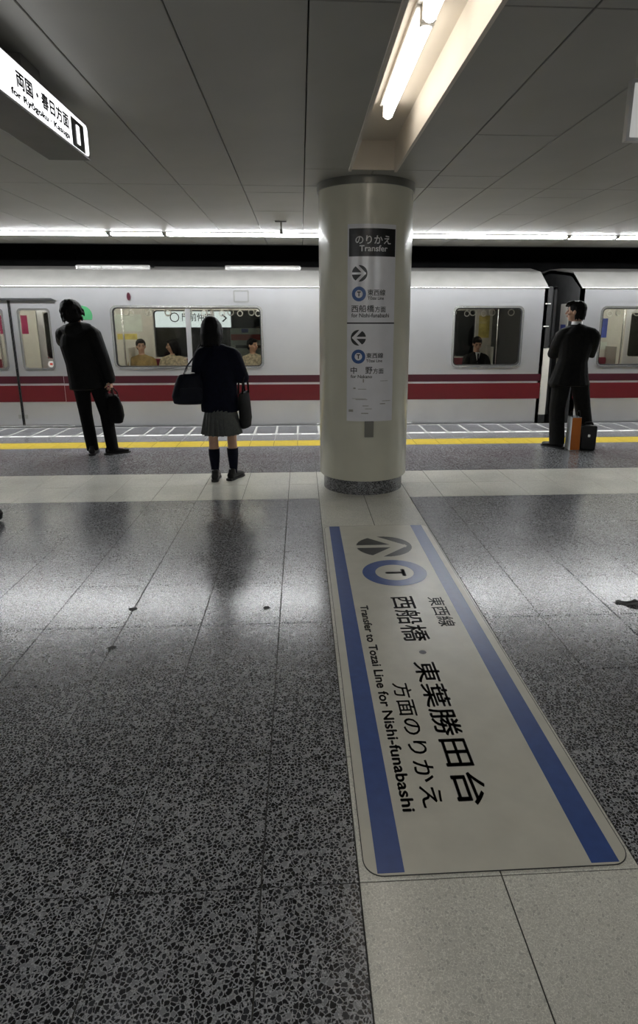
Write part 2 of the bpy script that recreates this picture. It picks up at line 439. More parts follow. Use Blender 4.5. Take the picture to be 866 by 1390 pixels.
# yellow tactile strip, grey margin, dashes and edge slabs
trim1 = struct('trim_1', MB().box(X_MIN, X_MAX, 7.40, 7.765, -.02, -.0025), M_GROUT, 'yellow tactile warning strip along the platform edge', 'tactile strip')
trim2 = struct('trim_2', MB().box(X_MIN, X_MAX, 7.765, 8.92, -.02, -.0025), M_JOINT, 'grey platform edge with white dashes and dark slabs', 'platform edge')
ytile = MB()
me_y = tile_shape(.30, .36, M_YEL, g=.0025)
me_g = tile_shape(.30, .41, M_GREY, g=.002)
me_e = tile_shape(.30, .62, M_EDGE, g=.016)
me_d = MB().box(-.10, .10, -.035, .035, 0, .002).mesh('dash'); me_d.materials.append(M_WHITE)
far = {k: MB() for k in 'yged'}
x = -.06
while x - .3 > X_MIN: x -= .3
while x + .3 < X_MAX:
    c = x + .15
    for key, me, yy, par, nm in (('y', me_y, 7.582, trim1, 'tactile_tile'), ('g', me_g, 7.972, trim2, 'margin_tile'), ('e', me_e, 8.585, trim2, 'edge_slab'), ('d', me_d, 8.225, trim2, 'dash')):
        if -6.5 < c < 7.5:
            o = bpy.data.objects.new(nm, me); COL.objects.link(o); o.parent = par
            o.location = (c, yy, random.uniform(-.0004, .0004) if key != 'd' else -.0022)
        else:
            hw, hd = {'y': (.148, .178), 'g': (.148, .203), 'e': (.134, .294), 'd': (.1, .035)}[key]
            far[key].box(c - hw, c + hw, yy - hd, yy + hd, -.02, .0 if key != 'd' else -.0006)
    x += .3
for k, m, par, nm in (('y', M_YEL, trim1, 'further_tactile_tiles'), ('g', M_GREY, trim2, 'further_margin_tiles'), ('e', M_EDGE, trim2, 'further_edge_slabs'), ('d', M_WHITE, trim2, 'further_dashes')):
    o = put(nm, far[k].mesh(nm), m, par); o['kind'] = 'stuff'
# track pit, tunnel
struct('floor_track', MB().box(X_MIN, X_MAX, 8.92, 13.2, -1.25, -1.1).box(X_MIN, X_MAX, 8.80, 8.92, -1.25, -.3), M_BALLAST, 'dark trackbed beneath the train', 'trackbed')
struct('wall_far', MB().box(X_MIN, X_MAX, 12.95, 13.2, -1.25, 4.2), M_SHADE, 'tunnel wall beyond the train with its darkness coloured in', 'wall')
struct('wall_back', MB().box(X_MIN, X_MAX, Y_MIN - .2, Y_MIN, -.3, 4.2), M_CEIL, 'plain station wall behind the viewer', 'wall')
struct('wall_left', MB().box(X_MIN - .2, X_MIN, Y_MIN - .2, 13.2, -1.25, 4.2), M_SHADE, 'dark end of the station on the left', 'wall')
struct('wall_right', MB().box(X_MAX, X_MAX + .2, Y_MIN - .2, 13.2, -1.25, 4.2), M_SHADE, 'dark end of the station on the right', 'wall')

# ------------------------------------------------------------------ ceiling of enamel panels
ZC = 2.60
ceiling = struct('ceiling', MB().box(X_MIN, .37, Y_MIN, 9.62, 2.64, 2.70).box(.745, X_MAX, Y_MIN, 9.62, 2.64, 2.70).box(.37, .745, 4.99, 9.62, 2.64, 2.70).box(X_MIN, X_MAX, 9.62, 9.72, 2.60, 4.2).box(X_MIN, X_MAX, Y_MIN, 13.2, 4.2, 4.3), M_SLOT, 'olive grey enamel panel ceiling with thin dark joints', 'ceiling')
cx_ = [.045 + .52 * k for k in range(-22, 24)]
cy_ = [-3.6, -.55, 2.50, 5.55, 8.60, 9.62]
def cpanel(x0, x1, y0, y1):
    g = .0028
    mb = MB().box(x0 + g, x1 - g, y0 + g, y1 - g, ZC, ZC + .035)
    cx, cy = (x0 + x1) / 2, (y0 + y1) / 2
    me = mb.mesh('ceiling_panel', Vector((cx, cy, ZC))); me.materials.append(M_CEIL); bev(me, .003, 1)
    o = put('ceiling_panel', me, M_CEIL, ceiling); o.location = (cx, cy, ZC)
HATCH = {(-1, 3): [5.83, 6.77], (2, 2): [4.04, 5.12], (3, 3): [], (4, 3): [5.92, 6.85]}
for i in range(len(cx_) - 1):
    k = i - 22
    for j in range(len(cy_) - 1):
        x0, x1, y0, y1 = cx_[i], cx_[i + 1], cy_[j], cy_[j + 1]
        ys = [y0] + HATCH.get((k, j), []) + [y1]
        for a, b in zip(ys, ys[1:]):
            if k in (0, 1) and a < 4.9:
                xa, xb = (x0, .395) if k == 0 else (.72, x1)
                cpanel(xa, xb, a, min(b, 4.955))
                if b > 4.955: cpanel(x0, x1, 4.955, b)
            else:
                cpanel(x0, x1, a, b)
# light trough over the pillar line
trough = struct('trim_3', MB().box(.375, .395, -3.6, 4.955, 2.585, 2.82).box(.72, .74, -3.6, 4.955, 2.585, 2.82).box(.375, .74, 4.955, 4.975, 2.60, 2.82).box(.375, .74, -3.6, 4.975, 2.80, 2.83), M_CREAM, 'cream recessed light trough running towards the pillar', 'light trough')

def tube_lamp(name, label, group, p0, p1, r, up, house, tm=None, wings=0):
    """a fluorescent tube with sockets on a batten; p0, p1 are the tube ends, up the batten side"""
    p0, p1 = Vector(p0), Vector(p1); c = (p0 + p1) / 2
    t = thing(name, label, 'lamp', (c.x, c.y, c.z), 0, group)
    d = (p1 - p0).normalized()
    part('tube', MB().tube([p0 + d * .02, p1 - d * .02], [r, r], (0, 0, 1), 12, .3), tm or M_TUBE, t, True)
    for p, s in ((p0, 1), (p1, -1)):
        q = p + d * s * .012
        w_ = r * 1.0
        mb = MB().box(q.x - (.012 if abs(d.x) > .5 else w_), q.x + (.012 if abs(d.x) > .5 else w_), q.y - (.012 if abs(d.y) > .5 else w_), q.y + (.012 if abs(d.y) > .5 else w_), q.z - r * .6, up)
        part('socket', mb, M_WFRAME, t)
    if house:
        hw = house
        if abs(d.x) > .5: mb = MB().box(p0.x, p1.x, c.y - hw, c.y + hw, up - .018, up)
        else: mb = MB().box(c.x - hw, c.x + hw, p0.y, p1.y, up - .018, up)
        part('batten', mb, M_WFRAME, t, bevel=.004)
    if wings:
        for s in (-1, 1):
            ya, yb, za, zb = c.y + s * .03, c.y + s * .078, up - .004, c.z + wings
            part('reflector', MB().add([(p0.x, ya, za), (p1.x, ya, za), (p1.x, yb, zb), (p0.x, yb, zb), (p0.x, ya, za + .003), (p1.x, ya, za + .003), (p1.x, yb + s * .003, zb), (p0.x, yb + s * .003, zb)], [(0, 1, 2, 3), (7, 6, 5, 4), (0, 4, 5, 1), (2, 6, 7, 3), (0, 3, 7, 4), (1, 5, 6, 2)]), M_WFRAME, t)
    return t
def diffuser_lamp(label, x0, x1, y, group):
    """surface batten with an opal cover"""
    t = thing('fluorescent_lamp', label, 'lamp', ((x0 + x1) / 2, y, ZC), 0, group)
    part('housing', MB().box(x0, x1, y - .085, y + .085, 2.588, 2.601), M_WFRAME, t)
    part('diffuser', MB().prism([(y - .07, 2.588), (y - .068, 2.577), (y - .055, 2.566), (y + .055, 2.566), (y + .068, 2.577), (y + .07, 2.588)], lambda a, b, d: (d, a, b), x0 + .022, x1 - .022), M_TUBE, t)
    for xa in (x0, x1 - .022):
        part('end_cap', MB().prism([(y - .073, 2.589), (y - .071, 2.575), (y - .057, 2.563), (y + .057, 2.563), (y + .071, 2.575), (y + .073, 2.589)], lambda a, b, d: (d, a, b), xa, xa + .022), M_WFRAME, t)
brk = [-11.2, -9.0, -6.9, -4.6, -2.42, -1.72, .92, 3.56, 4.22, 6.9, 9.2, 11.6]
NAMES = {4: 'short platform edge lamp left of the schoolgirl', 3: 'platform edge lamp above the train door at the left', 5: 'platform edge lamp meeting the round pillar from the left', 6: 'platform edge lamp right of the round pillar', 7: 'short platform edge lamp above the man in the suit', 8: 'platform edge lamp at the right end of the row'}
for i in range(len(brk) - 1):
    diffuser_lamp(NAMES.get(i, 'platform edge lamp outside the picture'), brk[i] + .008, brk[i + 1] - .008, 8.42, 'platform edge lamps')
for i in range(3):                                     # unseen lamps added behind the camera to light the pillar front
    diffuser_lamp('unseen lamp added behind the viewer to light the pillar front', -5.4 + 4.2 * i, -3.2 + 4.2 * i, -3.0, 'added lamps behind the viewer')
yy = [4.17, 2.92, 1.67, .42, -.83, -2.08]
TL = ['bright tube in the ceiling trough ending at the pillar', 'tube in the trough overhead, second from the pillar']
for i in range(len(yy) - 1):
    tube_lamp('fluorescent_lamp', TL[i] if i < 2 else 'trough tube behind the viewer', 'trough tubes', (.555, yy[i], 2.735), (.555, yy[i + 1] + .02, 2.735), .03, 2.80, .05, M_TUBE2)

# ------------------------------------------------------------------ pillar
PC = Vector((.565, 5.52, 0)); PR = .40
pil = thing('round_pillar', 'beige round enamelled pillar standing on the pale floor strip', 'pillar', PC)
part('plinth', MB().lathe([(0, 0), (.365, 0), (.365, .135), (.30, .135)], PC, 64), M_DARK, pil, True)
sh = part('shaft', MB().lathe([(.36, .132), (.392, .132), (.40, .142), (.40, 2.545), (.36, 2.545)], PC, 96), M_PILLAR, pil, True)
part('collar', MB().lathe([(.39, 2.543), (.413, 2.543), (.413, 2.602), (.38, 2.602)], PC, 96), M_COLLAR, pil, True)
# vertical joint of the enamel cladding
for o in (pil.children): 
    md = o.modifiers.new('edge', 'EDGE_SPLIT'); md.split_angle = math.radians(40)

SR = PR + .011
def cyl(off):
    r = SR + off
    return lambda a, b: (PC.x + r * math.sin(a / SR), PC.y - r * math.cos(a / SR), b)
def curved_plate(mb, a0, a1, z0, z1, off, thick=None, n=24):
    vs_ = []; fs = []
    offs = [off] if thick is None else [off, off - thick]
    for o_ in offs:
        f = cyl(o_)
        for i in range(n + 1):
            a = a0 + (a1 - a0) * i / n
            vs_ += [f(a, z0), f(a, z1)]
    m_ = 2 * (n + 1)
    for i in range(n): fs.append((2 * i, 2 * i + 2, 2 * i + 3, 2 * i + 1))
    if thick is not None:
        for i in range(n):
            fs += [(m_ + 2 * i, m_ + 2 * i + 1, m_ + 2 * i + 3, m_ + 2 * i + 2), (2 * i, m_ + 2 * i, m_ + 2 * i + 2, 2 * i + 2), (2 * i + 1, 2 * i + 3, m_ + 2 * i + 3, m_ + 2 * i + 1)]
        fs += [(0, 1, m_ + 1, m_), (2 * n, m_ + 2 * n, m_ + 2 * n + 1, 2 * n + 1)]
    return mb.add(vs_, fs)
ps = thing('pillar_sign', 'tall curved white transfer sign with two arrows on the round pillar', 'sign', (PC.x, PC.y - SR, .67))
part('panel', curved_plate(MB(), -.186, .222, 1.487, 2.246, 0, .010), M_PANEL, ps)
part('panel', curved_plate(MB(), -.188, .222, .670, 1.482, 0, .010), M_PANEL, ps)
part('joint', curved_plate(MB(), -.189, .223, 1.479, 1.490, .0006), M_INK, ps)
part('black_header', curved_plate(MB(), -.174, .216, 2.003, 2.213, .0008), M_INK, ps)
c1, c2 = cyl(.0012), cyl(.0016)
for t_, bx_, b_ in (('のりかえ', (-.121, .171, 2.096, 2.160), .014), ('Transfer', (-.088, .143, 2.040, 2.087), .02)):
    letter(ps, 'white_lettering', M_INKW, t_, bx_, c2, b_)
for c_, d_ in (((-.085, 1.873), 1), ((-.091, 1.367), -1)):
    for pc_ in ('tip', 'up', 'down'):
        mb = MB(); arrow_mark(mb, c_, .063, c1, (d_, 0), pc_); part('arrow_mark', mb, M_INK, ps)
for z in (1.714, 1.214):
    mb = MB(); disc2(mb, (-.089, z), .031, .058, c1); part('line_ring', mb, M_BLUE, ps)
    letter(ps, 'line_letter', M_INK, 'T', (-.105, -.073, z - .019, z + .019), c1, .03)
for t_, bx_ in (('東西線', (-.019, .131, 1.701, 1.750)), ('Tōzai Line', (-.018, .118, 1.669, 1.696)), ('西船橋', (-.151, .038, 1.571, 1.628)), ('方面', (.042, .137, 1.571, 1.617)),
                ('for Nishi-funabashi', (-.150, .169, 1.530, 1.563)), ('東西線', (-.024, .122, 1.200, 1.245)), ('Tōzai Line', (-.024, .114, 1.168, 1.193)), ('中', (-.154, -.100, 1.072, 1.129)),
                ('野', (-.029, .030, 1.072, 1.130)), ('方面', (.034, .128, 1.072, 1.117)), ('for Nakano', (-.153, .028, 1.036, 1.064))):
    letter(ps, 'black_lettering', M_INK, t_, bx_, c1, .012 if ord(t_[0]) > 255 else .02)
for a0, a1, z, h in ((-.13, -.11, .945, .012), (-.09, -.02, .942, .005), (-.14, -.02, .862, .004), (-.11, -.01, .853, .005), (.10, .15, .815, .008), (-.05, .0, .80, .006), (-.03, .03, .775, .005), (-.17, -.13, .75, .02), (-.06, .0, .735, .008), (.1, .17, 1.01, .004), (-.05, -.04, 1.0, .03), (.12, .2, .84, .005)):
    part('scuff', curved_plate(MB(), a0, a1, z, z + h, .0007, None, 5), M_SMUDGE, ps)
part('bracket', curved_plate(MB(), -.031, .044, .535, .672, .018, .03, 6), M_COLLAR, ps)

# ------------------------------------------------------------------ floor sign
fsn = thing('floor_sign', 'long pale floor sign with two blue stripes and black transfer lettering', 'floor sign', (.54, 2.83, 0))
part('sheet', MB().prism(rrect(.158, .926, 1.345, 4.322, .055, 8), lambda a, b, d: (a, b, d), .0004, .0022), M_SHEET, fsn)
part('outline', MB().ring(rrect(.1555, .9285, 1.3425, 4.3245, .057, 8), rrect(.158, .926, 1.345, 4.322, .055, 8), lambda a, b, d: (a, b, d), .0004, .0020), M_FINK, fsn)
for x0, x1 in ((.193, .270), (.808, .890)):
    part('blue_stripe', MB().box(x0, x1, 1.352, 4.315, .0021, .0026), M_FBLUE, fsn)
fl = lambda a, b: (b, -a, .0029)
for t_, bx_, b_ in (('東西線', (-3.08, -2.742, .684, .772), .010), ('西船橋', (-3.10, -2.605, .478, .612), .016), ('東葉勝田台', (-2.425, -1.58, .484, .592), .016),
                    ('方面のりかえ', (-2.265, -1.577, .366, .443), .012), ('Transfer to Tozai Line for Nishi-funabashi', (-3.00, -1.565, .299, .343), .03), ('T', (-3.485, -3.375, .498, .622), .03)):
    letter(fsn, 'lettering', M_FINK, t_, bx_, fl, b_)
mb = MB(); disc2(mb, (-2.505, .548), .0005, .017, fl, 20); part('dot', mb, M_FINK, fsn)
for pc_ in ('tip', 'up', 'down'):
    mb = MB(); arrow_mark(mb, (-3.885, .550), .19, fl, (0, 1), pc_); part('arrow_mark', mb, M_FINK, fsn)
mb = MB(); disc2(mb, (-3.436, .556), .118, .198, fl, 56); part('line_ring', mb, M_FBLUE, fsn)

# ------------------------------------------------------------------ hanging signs
SX0, SX1, SZ0, SZ1, SY0, SY1 = -1.345, -1.12, 2.342, 2.512, .70, 3.68
hs = thing('hanging_sign', 'lit white direction sign in a dark case hanging on the left', 'sign', ((SX0 + SX1) / 2, 2.2, SZ0))
part('case', MB().box(SX0, SX1 - .004, SY0, SY1, SZ0, SZ1), M_SBOX, hs, bevel=.006)
def sf(off): return lambda a, b: (SX1 + off, a, b)
part('lit_face', MB().prism(rrect(SY0 + .02, SY1 - .03, SZ0 + .010, SZ1 - .012, .025, 6), lambda a, b, d: (d, a, b), SX1 - .006, SX1 + .001), M_LIT, hs)
part('number_block', MB().prism(rrect(3.405, 3.585, SZ0 + .010, SZ1 - .030, .004, 2), lambda a, b, d: (d, a, b), SX1, SX1 + .0018), M_INK, hs)
letter(hs, 'numeral', M_NUM, '1', (3.465, 3.518, 2.372, 2.462), sf(.0035), .02)
letter(hs, 'lettering', M_INK, '両国・春日方面', (2.80, 3.37, 2.408, 2.474), sf(.0025), .035); letter(hs, 'lettering', M_INK, 'for Ryōgoku · Kasuga', (2.74, 3.37, 2.358, 2.394), sf(.0025), .05)
for y in (1.3, 3.1):
    part('hanger', MB().box(-1.30, -1.17, y - .10, y + .10, SZ1 - .002, 2.602), M_SBOX, hs)
RX0, RX1, RY0, RY1, RZ0, RZ1 = 1.402, 2.75, 2.80, 2.832, 2.248, 2.484
rs_ = thing('hanging_sign', 'pale framed hanging sign cut off by the right edge', 'sign', ((RX0 + RX1) / 2, 2.89, RZ0))
part('case', MB().box(RX0, RX1, RY0 + .01, RY1, RZ0, RZ1), M_ALU, rs_, bevel=.003)
part('frame', MB().ring(rrect(RX0, RX1, RZ0, RZ1, .006, 2), rrect(RX0 + .014, RX1 - .014, RZ0 + .014, RZ1 - .014, .004, 2), lambda a, b, d: (a, d, b), RY0, RY0 + .012), M_ALU, rs_)
part('opal_face', MB().box(RX0 + .013, RX1 - .013, RY0 + .005, RY0 + .011, RZ0 + .013, RZ1 - .013), M_OPAL, rs_)
for x in (1.485, 2.6):
    part('hanger', MB().box(x - .055, x + .055, RY0 + .0, RY1 + .01, RZ1 - .002, 2.602), M_BEIGE, rs_, bevel=.01)

# small ceiling bracket near the edge lights
br = thing('ceiling_bracket', 'small dark bracket hanging from the ceiling before the edge tubes', 'bracket', (-.21, 7.42, 2.5))
part('plate', MB().box(-.275, -.145, 7.395, 7.445, 2.588, 2.602), M_COLLAR, br)
part('stem', MB().tube([(-.205, 7.42, 2.592), (-.205, 7.42, 2.50)], [.012, .009], (1, 0, 0), 10), M_COLLAR, br, True)
part('stem_cap', MB().tube([(-.205, 7.42, 2.51), (-.205, 7.42, 2.468)], [.016, .018], (1, 0, 0), 10), M_COLLAR, br, True)

#%%PART2
# ------------------------------------------------------------------ subway cars
YN, YF = 9.0, 11.5                                     # near and far car sides
def holed(mb, x0, x1, z0, z1, y0, y1, holes):
    xs = sorted({x0, x1, *[h[0] for h in holes], *[h[1] for h in holes]}); zs = sorted({z0, z1, *[h[2] for h in holes], *[h[3] for h in holes]})
    solid = {}
    for i in range(len(xs) - 1):
        for j in range(len(zs) - 1):
            cx, cz = (xs[i] + xs[i + 1]) / 2, (zs[j] + zs[j + 1]) / 2
            solid[i, j] = not any(h[0] < cx < h[1] and h[2] < cz < h[3] for h in holes)
    for (i, j), s in solid.items():
        if not s: continue
        a, b, c, d = xs[i], xs[i + 1], zs[j], zs[j + 1]
        mb.add([(a, y0, c), (b, y0, c), (b, y0, d), (a, y0, d)], [(0, 1, 2, 3)])
        mb.add([(a, y1, c), (b, y1, c), (b, y1, d), (a, y1, d)], [(3, 2, 1, 0)])
        if not solid.get((i - 1, j)): mb.add([(a, y0, c), (a, y0, d), (a, y1, d), (a, y1, c)], [(0, 1, 2, 3)])
        if not solid.get((i + 1, j)): mb.add([(b, y0, c), (b, y1, c), (b, y1, d), (b, y0, d)], [(0, 1, 2, 3)])
        if not solid.get((i, j - 1)): mb.add([(a, y0, c), (a, y1, c), (b, y1, c), (b, y0, c)], [(0, 1, 2, 3)])
        if not solid.get((i, j + 1)): mb.add([(a, y0, d), (b, y0, d), (b, y1, d), (a, y1, d)], [(0, 1, 2, 3)])
    return mb
WZ0, WZ1 = .855, 1.695
DZ0, DZ1 = .03, 1.785
xz = lambda a, b, d: (a, d, b)
strap_v = None
def strap_mesh():
    mb = MB().box(-.012, .012, -.003, .003, -.32, 0)
    n, k = 16, 6; R, r = .045, .008; vs_ = []; fs = []
    for i in range(n):
        t = 2 * PI * i / n
        for q in range(k):
            p = 2 * PI * q / k
            rr = R + r * math.cos(p); vs_.append((rr * math.cos(t), r * math.sin(p), -.365 + rr * math.sin(t)))
    for i in range(n):
        for q in range(k): fs.append((i * k + q, ((i + 1) % n) * k + q, ((i + 1) % n) * k + (q + 1) % k, i * k + (q + 1) % k))
    me = mb.add(vs_, fs).mesh('hand_strap'); me.materials.append(M_STRAP); return me
STRAP = strap_mesh()
def band(car, a, b, y, sgn, parent=None):
    """maroon and red bands, proud of the steel by 2 mm"""
    for z0, z1, m, nm in ((.630, .735, M_MAG, 'maroon_band'), (.365, .600, M_RED, 'red_band')):
        part(nm, MB().box(a, b, min(y, y + sgn * .0025), max(y, y + sgn * .0025), z0, z1), m, parent or car)
def make_car(label, x0, x1, wins, doors, loc, straps, benches, door_stickers=()):
    car = thing('subway_car', label, 'subway car', loc)
    holes = [(a, b, WZ0, WZ1) for a, b, _ in wins] + [(a, b, -.02, DZ1) for a, b in doors]
    for y0, y1, sgn in ((YN, YN + .06, -1), (YF - .06, YF, 1)):
        part('side_wall', holed(MB(), x0, x1, -.45, 1.965, y0, y1, holes), M_STEEL, car)
        yo = y0 if sgn < 0 else y1                     # outer face
        ed = [x0] + [q for d in doors for q in d] + [x1]
        for a, b in zip(ed[::2], ed[1::2]): band(car, a + .006, b - .006, yo, sgn)
        for a, b, mull in wins:
            fr = part('window_frame', MB().ring(rrect(a - .022, b + .022, WZ0 - .022, WZ1 + .022, .085, 6), rrect(a + .008, b - .008, WZ0 + .008, WZ1 - .008, .065, 6), xz, yo + sgn * .010, yo - sgn * .04), M_STEEL2, car)
            part('gasket', MB().ring(rrect(a + .004, b - .004, WZ0 + .004, WZ1 - .004, .066, 6), rrect(a + .022, b - .022, WZ0 + .022, WZ1 - .022, .055, 6), xz, yo + sgn * .004, yo - sgn * .03), M_RUB, fr)
            part('pane', MB().box(a + .008, b - .008, yo - sgn * .020, yo - sgn * .024, WZ0 + .008, WZ1 - .008), M_GLASS, fr)
            if mull: part('mullion', MB().box(mull - .033, mull + .033, min(yo, yo - sgn * .05), max(yo, yo - sgn * .05), WZ0, WZ1), M_STEEL, fr)
        for a, b in doors:
            part('door_header', MB().prism([(a - .02, DZ1 - .004), (b + .02, DZ1 - .004), (b - .05, DZ1 + .024), (a + .05, DZ1 + .024)], xz, yo + sgn * .012, yo), M_RUB, car)
            part('door_sill', MB().box(a - .10, b + .10, min(yo, yo + sgn * .03), max(yo, yo + sgn * .03), .0, .028), M_STEEL2, car)
            mid = (a + b) / 2
            for s in (-1, 1):
                la, lb = (a + .004, mid - .006) if s < 0 else (mid + .006, b - .004)
                yd = yo - sgn * .018
                wa, wb = la + .105, lb - .105
                y0d, y1d = sorted((yd, yd - sgn * .035))
                lf = part('door_leaf', holed(MB(), la, lb, DZ0, DZ1, y0d, y1d, [(wa, wb, .84, 1.66)]), M_STEEL, car)
                part('door_window_frame', MB().ring(rrect(wa - .016, wb + .016, .824, 1.676, .055, 5), rrect(wa + .012, wb - .012, .852, 1.648, .045, 5), xz, yd + sgn * .006, yd - sgn * .03), M_STEEL2, lf)
                part('pane', MB().box(wa, wb, min(yd - sgn * .014, yd - sgn * .018), max(yd - sgn * .014, yd - sgn * .018), .84, 1.66), M_GLASS, lf)
                band(car, la, lb, yd, sgn, lf)
                ex = lb - .012 if s < 0 else la
                part('rubber_edge', MB().box(ex, ex + .012, min(yd + sgn * .006, yd - sgn * .03), max(yd + sgn * .006, yd - sgn * .03), DZ0, DZ1), M_RUB, lf)
                hx = mid + s * .045
                part('finger_recess', MB().box(hx - .022, hx + .022, min(yd, yd + sgn * .002), max(yd, yd + sgn * .002), .12, .18), M_ALU, lf)
                if sgn < 0 and (a, b) in door_stickers and s > 0:
                    mb = MB(); disc2(mb, (wb - .05, .905), .0, .045, lambda p, q: (p, yd + .0105, q), 24); part('round_sticker', mb, M_WFRAME, lf)
                    mb = MB(); mb.box(wb - .068, wb - .03, yd + .0085, yd + .0095, .892, .918); part('sticker_mark', mb, M_POST_R, lf)
    part('gutter', MB().tube([(x0, YN - .004, 1.968), (x1, YN - .004, 1.968)], [.008, .008], (0, 0, 1), 10), M_STEEL2, car, True)
    prof = [(YN, 1.962), (YN + .01, 1.985), (YN + .35, 2.215), (YN + .8, 2.30), (YN + 1.25, 2.32), (YF - .8, 2.30), (YF - .35, 2.215), (YF - .05, 2.01), (YF, 1.962), (YF - .06, 1.962), (YF - .40, 2.16), (YN + 1.25, 2.26), (YN + .40, 2.16), (YN + .06, 1.962)]
    part('roof', MB().prism(prof, lambda a, b, d: (d, a, b), x0, x1), M_ROOF, car)
    part('underframe', MB().box(x0 + .05, x1 - .05, YN + .04, YF - .04, -1.0, -.06), M_RUB, car)
    part('car_floor', MB().box(x0 + .02, x1 - .02, YN + .06, YF - .06, -.05, .02), M_INTF, car)
    part('inner_ceiling', MB().box(x0 + .02, x1 - .02, YN + .26, YF - .26, 2.05, 2.065), M_INT, car)
    for y in (9.85, 10.65):
        for k in range(int((x1 - x0) // 1.35)):
            xa = x0 + .2 + 1.35 * k
            part('ceiling_tube', MB().tube([(xa, y, 2.025), (xa + 1.2, y, 2.025)], [.016, .016], (0, 0, 1), 8), M_CTUBE, car, True)
    part('inner_lining', holed(MB(), x0 + .02, x1 - .02, .02, 1.955, YF - .09, YF - .065, holes), M_INT, car)
    part('inner_lining', holed(MB(), x0 + .02, x1 - .02, .02, 1.955, YN + .065, YN + .09, holes), M_INT, car)
    for xe in (x0, x1):
        a, b = (xe, xe + .05) if xe == x0 else (xe - .05, xe)
        endp = [(YN + .0, -.45), (YF, -.45), (YF, 1.962), (YF - .35, 2.20), (YN + 1.25, 2.31), (YN + .35, 2.20), (YN, 1.962)]
        part('end_wall', MB().prism(endp, lambda p, q, d: (d, p, q), a, b), M_BELL, car)
    for a, b in benches:
        for yb, s in ((YF - .09, -1), (YN + .09, 1)):
            bn = part('bench', MB().box(a, b, min(yb, yb + s * .46), max(yb, yb + s * .46), .34, .43), M_SEAT, car, bevel=.02)
            part('bench_back', MB().box(a, b, min(yb, yb + s * .10), max(yb, yb + s * .10), .44, .84), M_SEAT, bn, bevel=.02)
            part('bench_box', MB().box(a, b, min(yb, yb + s * .36), max(yb, yb + s * .36), .02, .34), M_INT, bn)
            for xq in (a - .03, b + .01):
                part('bench_end', MB().box(xq, xq + .02, min(yb, yb + s * .42), max(yb, yb + s * .42), .02, 1.05), M_INT, bn, bevel=.008)
        for xq in (a - .06, b + .06):
            for yq in (9.56, 10.94):
                part('grab_pole', MB().tube([(xq, yq, .02), (xq, yq, 2.05)], [.016, .016], (1, 0, 0), 10), M_STEEL2, car, True)
    for yq in (9.52, 10.98):
        part('strap_rail', MB().tube([(x0 + .2, yq, 2.0), (x1 - .2, yq, 2.0)], [.013, .013], (0, 0, 1), 8), M_STEEL2, car, True)
        for xq in straps:
            o = bpy.data.objects.new('hand_strap', STRAP); COL.objects.link(o); o.parent = car
            o.location = Vector((xq, yq, 1.995)) - Vector(loc); o.rotation_euler = (0, 0, random.uniform(-.5, .5))
    return car
XL1, XR0 = 3.60, 4.10
st = [-7.4 + .32 * k for k in range(6)] + [-3.22 + .31 * k for k in range(10)] + [2.05 + .3 * k for k in range(5)]
car1 = make_car('silver subway car with red and maroon bands left of the coupling gap', -11.0, XL1,
    [(-7.65, -5.55, -6.6), (-2.655, -.56, -1.60), (2.235, 3.245, None)], [(-9.7, -8.42), (-4.70, -3.42), (.32, 1.56)], (-3.7, 10.25, -1.0), st, [(-7.9, -5.2), (-3.0, -.15), (1.95, 3.45)], [(-4.70, -3.42)])
car2 = make_car('silver subway car right of the coupling gap behind the man in the suit', XR0, 12.2,
    [(4.435, 5.445, None), (8.1, 10.2, 9.15)], [(6.1, 7.38)], (8.15, 10.25, -1.0), [4.35 + .3 * k for k in range(5)] + [7.9 + .31 * k for k in range(8)], [(4.25, 5.75), (7.8, 10.5)])
# details of the left car
gm = []
for i in range(25):
    t = math.radians(-25 + 230 * i / 24); r = .135
    gm.append((r * math.cos(t), r * math.sin(t)))
part('leaf_mark', MB().prism([(-3.06 + a, 1.575 + b) for a, b in gm], xz, YN, YN - .002), M_GREEN, car1)
part('side_lamp', MB().prism([(-2.40 + .026 * math.cos(t), 1.835 + .055 * math.sin(t)) for t in [2 * PI * i / 16 for i in range(16)]], xz, YN, YN - .02), M_MAG, car1, bevel=.006)
dw = part('destination_box', MB().ring(rrect(-.945, -.725, 1.757, 1.925, .02), rrect(-.925, -.745, 1.777, 1.905, .012), xz, YN - .006, YN + .004), M_ALU, car1)
part('pane', MB().box(-.93, -.74, YN - .003, YN + .002, 1.772, 1.91), M_STEEL, dw)
for a, b in ((-3.24, -2.17), (-1.10, .02)):
    ac = part('air_conditioner', MB().box(a, b, 9.42, 11.1, 2.20, 2.295), M_STEEL2, car1, bevel=.03)
    for k in range(6): part('louvre', MB().box(a + .08 + k * (b - a - .16) / 6, a + .06 + (k + 1) * (b - a - .16) / 6, 9.412, 9.42, 2.25, 2.27), M_ALU, ac)
part('fall_guard', MB().box(XL1, XL1 + .07, YN + .0, YN + .10, 1.12, 1.985), M_RUB, car1, bevel=.01)
for z in (1.42, 1.74):
    part('guard_clip', MB().box(XL1 - .03, XL1 + .05, YN - .008, YN, z, z + .014), M_WFRAME, car1)
part('corner_post', MB().box(XL1, XL1 + .11, YN + .01, YN + .14, .12, 1.11), M_INT, car1)
part('step_block', MB().box(XL1 - .0, XL1 + .10, YN - .005, YN + .2, .0, .115), M_RUB, car1)
